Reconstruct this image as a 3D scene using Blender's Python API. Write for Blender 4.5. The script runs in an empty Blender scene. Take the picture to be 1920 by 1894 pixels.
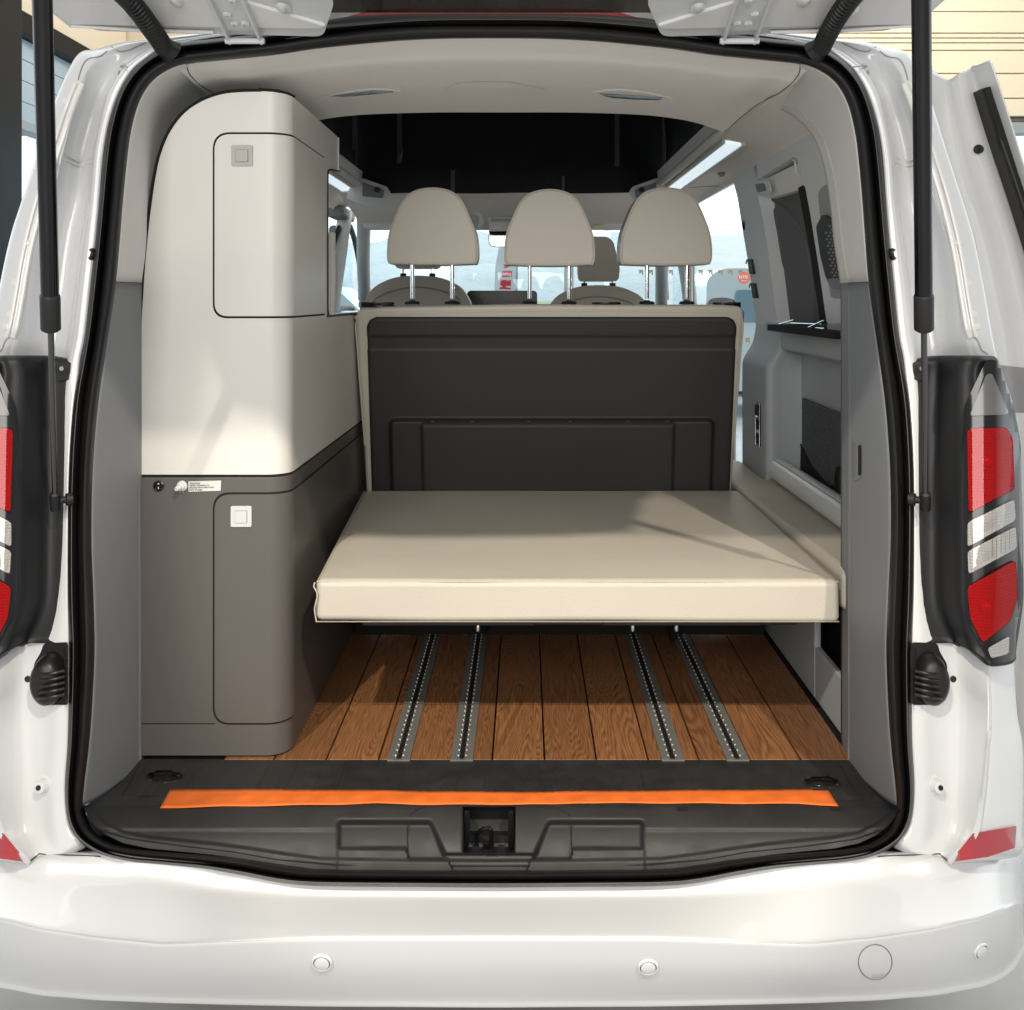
import bpy, bmesh, math, random
from mathutils import Vector, Matrix
from mathutils.bvhtree import BVHTree
from mathutils import noise
random.seed(7)
R = math.radians
S = bpy.context.scene
COL = S.collection

# ---------------------------------------------------------------- camera
F, CX, CY, HC = 1900.0, 985.0, 560.0, 1.58      # focal (photo px), vanishing point, eye height (m)
cam_d = bpy.data.cameras.new("camera")
cam = bpy.data.objects.new("camera", cam_d)
COL.objects.link(cam)
cam.location = (0, 0, HC)
cam.rotation_euler = (R(90), 0, 0)
cam_d.sensor_fit = 'HORIZONTAL'
cam_d.sensor_width = 36.0
cam_d.lens = 36.0 * F / 1920.0
cam_d.shift_x = -(CX - 960) / 1920.0
cam_d.shift_y = -(947 - CY) / 1920.0
cam_d.clip_start = 0.02
cam_d.clip_end = 600
S.camera = cam

# ---------------------------------------------------------------- world and light
W_ = bpy.data.worlds.new("World")
S.world = W_
W_.use_nodes = True
wn = W_.node_tree
bg = wn.nodes['Background']


def wmath(op, a, b=None, c=None, clamp=False):
    q = wn.nodes.new('ShaderNodeMath')
    q.operation = op
    q.use_clamp = clamp
    for i, v in enumerate((a, b, c)):
        if v is None: continue
        if isinstance(v, (int, float)): q.inputs[i].default_value = v
        else: wn.links.new(v, q.inputs[i])
    return q.outputs[0]


# surroundings: bright overcast daylight in front of the van, the dimmer hall behind the camera
wtc = wn.nodes.new('ShaderNodeTexCoord')
wsp = wn.nodes.new('ShaderNodeSeparateXYZ')
wn.links.new(wtc.outputs['Generated'], wsp.inputs[0])
wx, wy, wz = wsp.outputs
front = wmath('MULTIPLY_ADD', wmath('MULTIPLY_ADD', wmath('ABSOLUTE', wx), 0.45, wy), 2.0, 0.15, True)
up = wmath('MULTIPLY_ADD', wz, 0.5, 0.5, True)
zz_ = wmath('MAXIMUM', wz, 0.02)
lu = wmath('LESS_THAN', wmath('FRACT', wmath('MULTIPLY_ADD', wmath('DIVIDE', wx, zz_), 0.9, 0.3)), 0.13)
lv = wmath('LESS_THAN', wmath('FRACT', wmath('MULTIPLY', wmath('DIVIDE', wy, zz_), 0.55)), 0.55)
lamps = wmath('MULTIPLY', wmath('MULTIPLY', lu, lv), wmath('GREATER_THAN', wz, 0.30))
mixc = wn.nodes.new('ShaderNodeMixRGB')
hall = wn.nodes.new('ShaderNodeMixRGB')
hall.inputs[1].default_value = (0.20, 0.20, 0.195, 1)
hall.inputs[2].default_value = (0.46, 0.455, 0.44, 1)
wn.links.new(up, hall.inputs[0])
wn.links.new(front, mixc.inputs[0])
wn.links.new(hall.outputs[0], mixc.inputs[1])
mixc.inputs[2].default_value = (1.85, 1.98, 2.05, 1)
wn.links.new(mixc.outputs[0], bg.inputs[0])
back = wmath('SUBTRACT', 1.0, front)
wn.links.new(wmath('MULTIPLY_ADD', wmath('MULTIPLY', lamps, back), 1.6, 1.0), bg.inputs[1])

def area(name, loc, target, size, power, color, size_y=None, spread=180):
    l = bpy.data.lights.new(name, 'AREA')
    l.energy = power
    l.color = color
    l.size = size
    if size_y:
        l.shape = 'RECTANGLE'
        l.size_y = size_y
    l.spread = R(spread)
    o = bpy.data.objects.new(name, l)
    COL.objects.link(o)
    o.location = loc
    d = Vector(target) - Vector(loc)
    o.rotation_euler = d.to_track_quat('-Z', 'Y').to_euler()
    return o
WARM = (1.0, 0.91, 0.77)


def spot(name, loc, target, power, color, cone, blend=0.25, radius=0.05):
    l = bpy.data.lights.new(name, 'SPOT')
    l.energy = power
    l.color = color
    l.spot_size = R(cone)
    l.spot_blend = blend
    l.shadow_soft_size = radius
    o = bpy.data.objects.new(name, l)
    COL.objects.link(o)
    o.location = loc
    o.rotation_euler = (Vector(target) - Vector(loc)).to_track_quat('-Z', 'Y').to_euler()
    return o
spot("showroom_spot", (-1.7, -2.6, 5.65), (0.20, 2.30, 0.80), 1120, WARM, 15, 0.25, 0.06)
spot("showroom_spot", (2.0, -2.9, 5.95), (-0.30, 2.3, 0.80), 1270, WARM, 16, 0.25, 0.06)
area("rear_fill_light", (-0.4, -3.2, 2.85), (0.0, 2.2, 1.3), 4.4, 205, (1.0, 0.965, 0.93), 2.2)  # added soft fill behind the camera, lifts the van interior
area("siding_fill_light", (1.5, 5.2, 6.0), (1.8, 9.0, 4.4), 3.0, 300, (1.0, 0.86, 0.66), 1.0)  # unseen lamp added to brighten the cream cladding
S.view_settings.view_transform = 'Standard'
S.view_settings.look = 'None'
S.view_settings.exposure = 0.0
S.view_settings.gamma = 1.0
S.render.resolution_x = 1024
S.render.resolution_y = 1010

# ---------------------------------------------------------------- maths helpers
MX = -0.134                                     # twice the van's centre line in X


def P(px, py, d):
    """the point at depth d metres seen at photo pixel px, py"""
    return Vector(((px - CX) * d / F, d, HC - (py - CY) * d / F))


def V(x, z, h):
    return Vector((x, z, HC + h))


def mir(v):
    return Vector((MX - v.x, v.y, v.z))


def cr(pts, n, closed=False):
    """Catmull-Rom through pts, n steps for each span"""
    out = []
    m = len(pts)
    spans = m if closed else m - 1
    for i in range(spans):
        if closed:
            p0, p1, p2, p3 = pts[(i - 1) % m], pts[i], pts[(i + 1) % m], pts[(i + 2) % m]
        else:
            p1, p2 = pts[i], pts[i + 1]
            p0 = pts[i - 1] if i > 0 else p1 * 2 - p2
            p3 = pts[i + 2] if i + 2 < m else p2 * 2 - p1
        for k in range(n):
            t = k / n
            out.append(0.5 * ((p1 * 2) + (p2 - p0) * t + (p0 * 2 - p1 * 5 + p2 * 4 - p3) * t * t
                              + (p1 * 3 - p0 - p2 * 3 + p3) * t * t * t))
    if not closed:
        out.append(pts[-1].copy())
    return out


def v2(p):
    return Vector((p[0], p[1], 0.0))


def rnd(poly, r, n=5):
    """round the corners of a 2D polygon; r is one radius or a list"""
    m = len(poly)
    out = []
    for i in range(m):
        ri = r[i] if isinstance(r, (list, tuple)) else r
        a, b, c = v2(poly[i - 1]), v2(poly[i]), v2(poly[(i + 1) % m])
        u, w = (a - b), (c - b)
        lu, lw = u.length, w.length
        if ri <= 0 or lu < 1e-6 or lw < 1e-6:
            out.append((b.x, b.y))
            continue
        d = min(ri, lu * 0.48, lw * 0.48)
        s, e = b + u.normalized() * d, b + w.normalized() * d
        for k in range(n + 1):
            t = k / n
            q = s * (1 - t) ** 2 + b * 2 * t * (1 - t) + e * t * t
            out.append((q.x, q.y))
    return out


def smooth(a, b, x):
    t = max(0.0, min(1.0, (x - a) / (b - a)))
    return t * t * (3 - 2 * t)


def rrect(x, y, x0, y0, x1, y1, r):
    """signed distance to a rounded rectangle, negative inside"""
    cx, cy, hx, hy = (x0 + x1) / 2, (y0 + y1) / 2, (x1 - x0) / 2 - r, (y1 - y0) / 2 - r
    dx, dy = abs(x - cx) - hx, abs(y - cy) - hy
    return math.hypot(max(dx, 0), max(dy, 0)) + min(max(dx, dy), 0) - r


def zs(y):                                       # the tailgate plane leans forward towards the roof
    return 2.13 - 0.000154 * y

# ---------------------------------------------------------------- object helpers
def tag(o, label=None, cat=None, group=None, kind=None):
    if label: o['label'] = label
    if cat: o['category'] = cat
    if group: o['group'] = group
    if kind: o['kind'] = kind
    return o


def thing(name, loc, label, cat, group=None):
    o = bpy.data.objects.new(name, None)
    o.empty_display_size = 0.1
    COL.objects.link(o)
    o.location = loc
    return tag(o, label, cat, group)


def put(name, me, mat, parent=None, label=None):
    o = bpy.data.objects.new(name, me)
    if mat is not None:
        me.materials.append(mat)
    COL.objects.link(o)
    if parent is not None:
        o.parent = parent
        if parent.type == 'EMPTY':
            o.matrix_parent_inverse = Matrix.Translation(-Vector(parent.location))
    if label:
        o['label'] = label
    return o


def mk(name, verts, faces, mat, parent=None, mirror=False, angle=35, bevel=0, seg=3, solid=0, subd=0,
       label=None, soff=-1):
    if mirror:
        verts = [mir(v) for v in verts]
        faces = [tuple(reversed(f)) for f in faces]
    if solid:                                    # a sheet grows its thickness away from the eye
        acc = 0.0
        eye = Vector((MX / 2, 0, HC))
        for f in faces:
            a, b, c = verts[f[0]], verts[f[1]], verts[f[2]]
            n_ = (b - a).cross(c - a)
            acc += n_.dot((eye - a).normalized())
        if acc < 0:
            faces = [tuple(reversed(f)) for f in faces]
        soff = -1
    me = bpy.data.meshes.new(name)
    me.from_pydata([tuple(v) for v in verts], [], faces)
    me.validate()
    me.shade_smooth()
    me.set_sharp_from_angle(angle=R(angle))
    o = put(name, me, mat, parent, label)
    if solid:
        m = o.modifiers.new("s", 'SOLIDIFY')
        m.thickness = solid
        m.offset = soff
    if bevel:
        m = o.modifiers.new("b", 'BEVEL')
        m.width = bevel
        m.segments = seg
        m.limit_method = 'ANGLE'
        m.angle_limit = R(38)
        m.harden_normals = True
    if subd:
        m = o.modifiers.new("d", 'SUBSURF')
        m.levels = m.render_levels = subd
    return o


def join(lists):
    vs, fs = [], []
    for v, f in lists:
        b = len(vs)
        vs += v
        fs += [tuple(i + b for i in q) for q in f]
    return vs, fs


def box(x0, x1, y0, y1, z0, z1):
    v = [Vector((x, y, z)) for x in (x0, x1) for y in (y0, y1) for z in (z0, z1)]
    f = [(0, 1, 3, 2), (4, 6, 7, 5), (0, 4, 5, 1), (2, 3, 7, 6), (0, 2, 6, 4), (1, 5, 7, 3)]
    return v, f


def hbox(x0, x1, d0, d1, h0, h1):                # box with heights from the eye level
    return box(x0, x1, d0, d1, HC + h0, HC + h1)


def grid(rows, closed_u=False):
    """rows of equal length -> quads"""
    nu = len(rows[0])
    vs = [p for r in rows for p in r]
    fs = []
    for j in range(len(rows) - 1):
        for i in range(nu - (0 if closed_u else 1)):
            a, b = j * nu + i, j * nu + (i + 1) % nu
            fs.append((a, b, b + nu, a + nu))
    return vs, fs


def tensor(rows, nu, nv):
    rr = [cr(r, nu) for r in rows]
    cols = [cr([r[i] for r in rr], nv) for i in range(len(rr[0]))]
    return grid([[c[j] for c in cols] for j in range(len(cols[0]))])


def frames(path, closed=False):
    n = len(path)
    T = []
    for i in range(n):
        a = path[(i - 1) % n] if closed or i > 0 else path[0]
        b = path[(i + 1) % n] if closed or i < n - 1 else path[-1]
        T.append((b - a).normalized())
    u = T[0].orthogonal().normalized()
    out = []
    for t in T:
        u = (u - t * u.dot(t))
        u = u.normalized() if u.length > 1e-6 else t.orthogonal().normalized()
        out.append((u, t.cross(u)))
    return out


def tube(path, r, n=12, closed=False, caps=True):
    fr = frames(path, closed)
    vs, fs = [], []
    for i, p in enumerate(path):
        ri = r(i / (len(path) - 1)) if callable(r) else r
        u, w = fr[i]
        for k in range(n):
            a = 2 * math.pi * k / n
            vs.append(p + u * (ri * math.cos(a)) + w * (ri * math.sin(a)))
    m = len(path)
    for i in range(m if closed else m - 1):
        for k in range(n):
            a, b = i * n + k, i * n + (k + 1) % n
            c, d = ((i + 1) % m) * n + (k + 1) % n, ((i + 1) % m) * n + k
            fs.append((a, d, c, b))
    if caps and not closed:
        fs.append(tuple(range(n)))
        fs.append(tuple(reversed(range((m - 1) * n, m * n))))
    return vs, fs


def lathe(prof, origin, axis, n=24):
    """prof: (radius, distance along axis)"""
    ax = Vector(axis).normalized()
    u = ax.orthogonal().normalized()
    w = ax.cross(u)
    vs, fs = [], []
    for r, t in prof:
        for k in range(n):
            a = 2 * math.pi * k / n
            vs.append(Vector(origin) + ax * t + (u * math.cos(a) + w * math.sin(a)) * max(r, 1e-5))
    for j in range(len(prof) - 1):
        for k in range(n):
            a, b = j * n + k, j * n + (k + 1) % n
            fs.append((a, b, b + n, a + n))
    fs.append(tuple(range((len(prof) - 1) * n, len(prof) * n)))
    fs.append(tuple(reversed(range(n))))
    return vs, fs


def prism(poly, fn, t0, t1, xs=(), ys=()):
    """2D polygon -> solid; fn(x, y, t) maps to 3D. t1 is the visible face."""
    bm = bmesh.new()
    bm.faces.new([bm.verts.new((p[0], p[1], 0)) for p in poly])
    for x in xs:
        bmesh.ops.bisect_plane(bm, geom=bm.verts[:] + bm.edges[:] + bm.faces[:], plane_co=(x, 0, 0), plane_no=(1, 0, 0))
    for y in ys:
        bmesh.ops.bisect_plane(bm, geom=bm.verts[:] + bm.edges[:] + bm.faces[:], plane_co=(0, y, 0), plane_no=(0, 1, 0))
    bmesh.ops.remove_doubles(bm, verts=bm.verts[:], dist=1e-6)
    bmesh.ops.triangulate(bm, faces=[f for f in bm.faces if len(f.verts) > 4])
    bm.verts.index_update()
    n = len(bm.verts)
    vs = [fn(v.co.x, v.co.y, t1) for v in bm.verts] + [fn(v.co.x, v.co.y, t0) for v in bm.verts]
    fs = []
    for f in bm.faces:
        q = tuple(v.index for v in f.verts)
        fs.append(q)
        fs.append(tuple(i + n for i in reversed(q)))
    for e in bm.edges:
        if len(e.link_faces) == 1:
            lp = e.link_loops[0]
            a, b = lp.vert.index, lp.link_loop_next.vert.index
            fs.append((b, a, a + n, b + n))
    bm.free()
    # make outward: recalculated below
    me = bpy.data.meshes.new("t")
    me.from_pydata([tuple(v) for v in vs], [], fs)
    b2 = bmesh.new()
    b2.from_mesh(me)
    bmesh.ops.recalc_face_normals(b2, faces=b2.faces[:])
    b2.verts.ensure_lookup_table()
    vs = [v.co.copy() for v in b2.verts]
    fs = [tuple(v.index for v in f.verts) for f in b2.faces]
    b2.free()
    bpy.data.meshes.remove(me)
    return vs, fs


def rng(a, b, step):
    n = max(1, int(round(abs(b - a) / step)))
    return [a + (b - a) * i / n for i in range(1, n)]


class Hit:
    """rays from the eye onto built surfaces, so that lenses and badges lie on them"""
    def __init__(self, *vf):
        v, f = join(vf)
        self.t = BVHTree.FromPolygons([tuple(p) for p in v], f)

    def at(self, px, py, off=0.0, fb=1.9):
        d = (P(px, py, 1.0) - Vector((0, 0, HC))).normalized()
        h = self.t.ray_cast(Vector((0, 0, HC)), d)
        p = h[0] if h[0] is not None else P(px, py, fb)
        return p - d * off

    def normal(self, px, py):
        d = (P(px, py, 1.0) - Vector((0, 0, HC))).normalized()
        h = self.t.ray_cast(Vector((0, 0, HC)), d)
        n = h[1] if h[0] is not None else -d
        return n if n.dot(d) < 0 else -n

    def decal(self, poly, t0, t1, step=8):
        xs = [p[0] for p in poly]
        ys = [p[1] for p in poly]
        return prism(poly, lambda x, y, t: self.at(x, y, t), t0, t1,
                     rng(min(xs), max(xs), step), rng(min(ys), max(ys), step))


def mirvf(vf):
    return [mir(v) for v in vf[0]], [tuple(reversed(f)) for f in vf[1]]

# ---------------------------------------------------------------- materials
def mat(name, col, rough=0.5, metal=0.0, coat=0.0, bump=0.0, bscale=200.0, vary=0.0, vscale=3.0, detail=3.0,
        spec=0.5, stretch=(1, 1, 1), emit=None, estr=0.0, rvary=0.0, coatr=0.05, sheen=0.0, dist=0.002):
    m = bpy.data.materials.new(name)
    m.use_nodes = True
    nt = m.node_tree
    b = nt.nodes['Principled BSDF']
    b.inputs['Base Color'].default_value = (*col, 1)
    b.inputs['Roughness'].default_value = rough
    b.inputs['Metallic'].default_value = metal
    b.inputs['Coat Weight'].default_value = coat
    b.inputs['Coat Roughness'].default_value = coatr
    b.inputs['Specular IOR Level'].default_value = spec
    b.inputs['Sheen Weight'].default_value = sheen
    if emit:
        b.inputs['Emission Color'].default_value = (*emit, 1)
        b.inputs['Emission Strength'].default_value = estr
    tc = nt.nodes.new('ShaderNodeTexCoord')
    mp = nt.nodes.new('ShaderNodeMapping')
    mp.inputs['Scale'].default_value = stretch
    nt.links.new(tc.outputs['Object'], mp.inputs[0])
    if vary or rvary:
        n = nt.nodes.new('ShaderNodeTexNoise')
        n.inputs['Scale'].default_value = vscale
        n.inputs['Detail'].default_value = 5
        nt.links.new(mp.outputs[0], n.inputs['Vector'])
        if vary:
            r = nt.nodes.new('ShaderNodeValToRGB')
            r.color_ramp.elements[0].position = 0.3
            r.color_ramp.elements[1].position = 0.7
            r.color_ramp.elements[0].color = (*[c * (1 - vary) for c in col], 1)
            r.color_ramp.elements[1].color = (*[min(1, c * (1 + vary)) for c in col], 1)
            nt.links.new(n.outputs[0], r.inputs[0])
            nt.links.new(r.outputs[0], b.inputs['Base Color'])
        if rvary:
            mr = nt.nodes.new('ShaderNodeMapRange')
            mr.inputs['From Min'].default_value = 0.3
            mr.inputs['From Max'].default_value = 0.7
            mr.inputs['To Min'].default_value = max(0, rough - rvary)
            mr.inputs['To Max'].default_value = min(1, rough + rvary)
            nt.links.new(n.outputs[0], mr.inputs[0])
            nt.links.new(mr.outputs[0], b.inputs['Roughness'])
    if bump:
        n2 = nt.nodes.new('ShaderNodeTexNoise')
        n2.inputs['Scale'].default_value = bscale
        n2.inputs['Detail'].default_value = detail
        nt.links.new(mp.outputs[0], n2.inputs['Vector'])
        bp = nt.nodes.new('ShaderNodeBump')
        bp.inputs['Strength'].default_value = bump
        bp.inputs['Distance'].default_value = dist
        nt.links.new(n2.outputs[0], bp.inputs['Height'])
        nt.links.new(bp.outputs[0], b.inputs['Normal'])
    return m


PAINT = mat("white_paint", (0.635, 0.642, 0.645), 0.28, coat=1.0, bump=0.02, bscale=60, coatr=0.03)
PAINT_IN = mat("inner_white_paint", (0.70, 0.70, 0.69), 0.35, coat=0.7, bump=0.06, bscale=12, vary=0.03, vscale=4)
GUTTER = mat("grey_white_paint", (0.60, 0.62, 0.63), 0.4, coat=0.5, bump=0.15, bscale=8, vary=0.04)
RUBBER = mat("rubber", (0.010, 0.0095, 0.0095), 0.40, bump=0.08, bscale=300, spec=0.42, rvary=0.06, vscale=8)
BLACK = mat("black_plastic", (0.011, 0.011, 0.012), 0.5, spec=0.4, bump=0.15, bscale=900, dist=0.0006)
GLOSSB = mat("gloss_black", (0.006, 0.006, 0.007), 0.16, coat=0.35)
DARKPIT = mat("dark_recess", (0.004, 0.004, 0.004), 0.9)
SILL = mat("sill_plastic", (0.019, 0.018, 0.018), 0.6, bump=0.5, bscale=1100, dist=0.0006, vary=0.10, vscale=18, rvary=0.10)
TRIM_L = mat("light_trim", (0.70, 0.685, 0.66), 0.6, bump=0.2, bscale=700, dist=0.0005, vary=0.02)
TRIM_W = mat("light_wall_trim", (0.68, 0.70, 0.70), 0.62, bump=0.2, bscale=700, dist=0.0005, vary=0.02)
TRIM_D = mat("slate_trim", (0.195, 0.205, 0.218), 0.58, bump=0.25, bscale=800, dist=0.0005, vary=0.03)
HEAD = mat("headliner_cloth", (0.80, 0.77, 0.725), 0.85, bump=0.3, bscale=900, dist=0.0006, vary=0.02, sheen=0.2)
SLATE_LIT = mat("slate_trim_brightened", (0.43, 0.455, 0.47), 0.58, bump=0.25, bscale=800, dist=0.0005, vary=0.03)  # lighter copy of the slate trim, paints in light the wall lacks
BLIND = mat("grey_blind", (0.12, 0.12, 0.118), 0.7, bump=0.2, bscale=600, dist=0.0005)
CAB_W = mat("cream_laminate", (0.64, 0.62, 0.575), 0.36, bump=0.05, bscale=120, vary=0.012, vscale=2)
CAB_D = mat("taupe_laminate", (0.092, 0.084, 0.077), 0.38, bump=0.08, bscale=400, dist=0.0006, vary=0.03, vscale=2)
GREYPL = mat("pale_grey_plastic", (0.52, 0.53, 0.54), 0.35)
WHITEPL = mat("white_plastic", (0.72, 0.71, 0.69), 0.35)
CHROME = mat("chrome", (0.75, 0.75, 0.76), 0.12, metal=1.0)
STEEL = mat("steel", (0.5, 0.5, 0.5), 0.3, metal=1.0)
ALU = mat("aluminium_tube", (0.80, 0.83, 0.84), 0.30, metal=0.10)
STRUT = mat("strut_black", (0.004, 0.004, 0.005), 0.10, coat=0.0, spec=0.45)
RODM = mat("dark_rod", (0.12, 0.12, 0.125), 0.2, metal=0.9)
TENT = mat("tent_cloth", (0.011, 0.012, 0.015), 0.95, bump=0.6, bscale=25, dist=0.006)
TENTSTRAP = mat("tent_strap", (0.10, 0.09, 0.085), 0.8)
CANVAS = mat("grey_canvas", (0.40, 0.385, 0.37), 0.9, bump=1.0, bscale=14, dist=0.03, vary=0.3, vscale=9)
SHELL = mat("seat_shell", (0.015, 0.0148, 0.0145), 0.6, bump=0.3, bscale=900, dist=0.0006)
CARPET = mat("grey_carpet", (0.10, 0.108, 0.112), 0.95, bump=0.8, bscale=500, vary=0.3, vscale=120)
NETM = mat("black_net", (0.008, 0.008, 0.009), 0.8, bump=1, bscale=600)
ORANGE = mat("orange_tape", (0.68, 0.14, 0.018), 0.62, bump=0.35, bscale=22, dist=0.003, vary=0.05, vscale=14,
             stretch=(0.25, 1, 1))
RAILM = mat("rail_grey", (0.135, 0.13, 0.118), 0.45, vary=0.06, vscale=20)
LENSG = mat("clear_lens", (0.36, 0.35, 0.35), 0.12, coat=1.0, bump=0.15, bscale=90, stretch=(3, 1, 1))
LENSD = mat("smoked_lens", (0.12, 0.118, 0.118), 0.25, coat=0.4)
BRAKE = mat("dark_red_lens", (0.25, 0.006, 0.012), 0.25, coat=0.8)
PLASTER = mat("cream_wall", (0.80, 0.72, 0.59), 0.75, vary=0.015, vscale=1)  # plain cream colour of the plaster walls
SIDING = mat("cream_siding", (0.82, 0.76, 0.62), 0.6, vary=0.015, vscale=1)
ANTHRA = mat("anthracite_steel", (0.010, 0.013, 0.017), 0.4, spec=0.1)
BLUEG = mat("pale_blue_panel", (0.42, 0.55, 0.68), 0.3, vary=0.1, vscale=0.6)
GREYFR = mat("grey_frame", (0.32, 0.38, 0.42), 0.4)
LITESTRIP = mat("light_diffuser", (0.75, 0.82, 0.84), 0.35, emit=(0.8, 0.93, 1.0), estr=0.75, bump=0.2, bscale=60,
                stretch=(8, 0.1, 8))
TYRE = mat("tyre", (0.012, 0.012, 0.012), 0.8)


def leather():
    m = mat("cream_leather", (0.455, 0.418, 0.357), 0.46, vary=0.025, vscale=3)
    nt = m.node_tree
    b = nt.nodes['Principled BSDF']
    tc = nt.nodes.new('ShaderNodeTexCoord')
    vo = nt.nodes.new('ShaderNodeTexVoronoi')
    vo.inputs['Scale'].default_value = 420
    n = nt.nodes.new('ShaderNodeTexNoise')
    n.inputs['Scale'].default_value = 5
    n.inputs['Detail'].default_value = 2
    n.inputs['Distortion'].default_value = 0.3
    for q in (vo, n):
        nt.links.new(tc.outputs['Object'], q.inputs['Vector'])
    b1 = nt.nodes.new('ShaderNodeBump')
    b1.inputs['Strength'].default_value = 0.35
    b1.inputs['Distance'].default_value = 0.0008
    b2 = nt.nodes.new('ShaderNodeBump')
    b2.inputs['Strength'].default_value = 0.35
    b2.inputs['Distance'].default_value = 0.01
    nt.links.new(vo.outputs['Distance'], b1.inputs['Height'])
    nt.links.new(n.outputs[0], b2.inputs['Height'])
    nt.links.new(b2.outputs[0], b1.inputs['Normal'])
    nt.links.new(b1.outputs[0], b.inputs['Normal'])
    return m


LEATHER = leather()
THREAD = mat("seam_thread", (0.30, 0.26, 0.20), 0.7)


def red_lens():
    m = mat("red_lens", (0.42, 0.012, 0.02), 0.16, coat=1.0)
    nt = m.node_tree
    b = nt.nodes['Principled BSDF']
    tc = nt.nodes.new('ShaderNodeTexCoord')
    sep = nt.nodes.new('ShaderNodeSeparateXYZ')
    nt.links.new(tc.outputs['Object'], sep.inputs[0])

    def M(op, a, bb=None):
        q = nt.nodes.new('ShaderNodeMath')
        q.operation = op
        for i, s in enumerate((a, bb)):
            if s is None: continue
            if isinstance(s, (int, float)): q.inputs[i].default_value = s
            else: nt.links.new(s, q.inputs[i])
        return q.outputs[0]
    sx = M('ABSOLUTE', M('SINE', M('MULTIPLY', sep.outputs[0], 620)))
    sz = M('ABSOLUTE', M('SINE', M('MULTIPLY', sep.outputs[2], 620)))
    g = M('MULTIPLY', sx, sz)
    n = nt.nodes.new('ShaderNodeTexNoise')
    n.inputs['Scale'].default_value = 13
    nt.links.new(tc.outputs['Object'], n.inputs['Vector'])
    msk = nt.nodes.new('ShaderNodeMapRange')
    msk.inputs['From Min'].default_value = 0.45
    msk.inputs['From Max'].default_value = 0.6
    nt.links.new(n.outputs[0], msk.inputs[0])
    g2 = M('MULTIPLY', g, msk.outputs[0])
    mx = nt.nodes.new('ShaderNodeMixRGB')
    mx.inputs[1].default_value = (0.34, 0.006, 0.012, 1)
    mx.inputs[2].default_value = (0.80, 0.03, 0.035, 1)
    nt.links.new(g2, mx.inputs[0])
    nt.links.new(mx.outputs[0], b.inputs['Base Color'])
    bp = nt.nodes.new('ShaderNodeBump')
    bp.inputs['Strength'].default_value = 0.4
    bp.inputs['Distance'].default_value = 0.002
    nt.links.new(g, bp.inputs['Height'])
    nt.links.new(bp.outputs[0], b.inputs['Normal'])
    return m


RED = red_lens()


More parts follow.
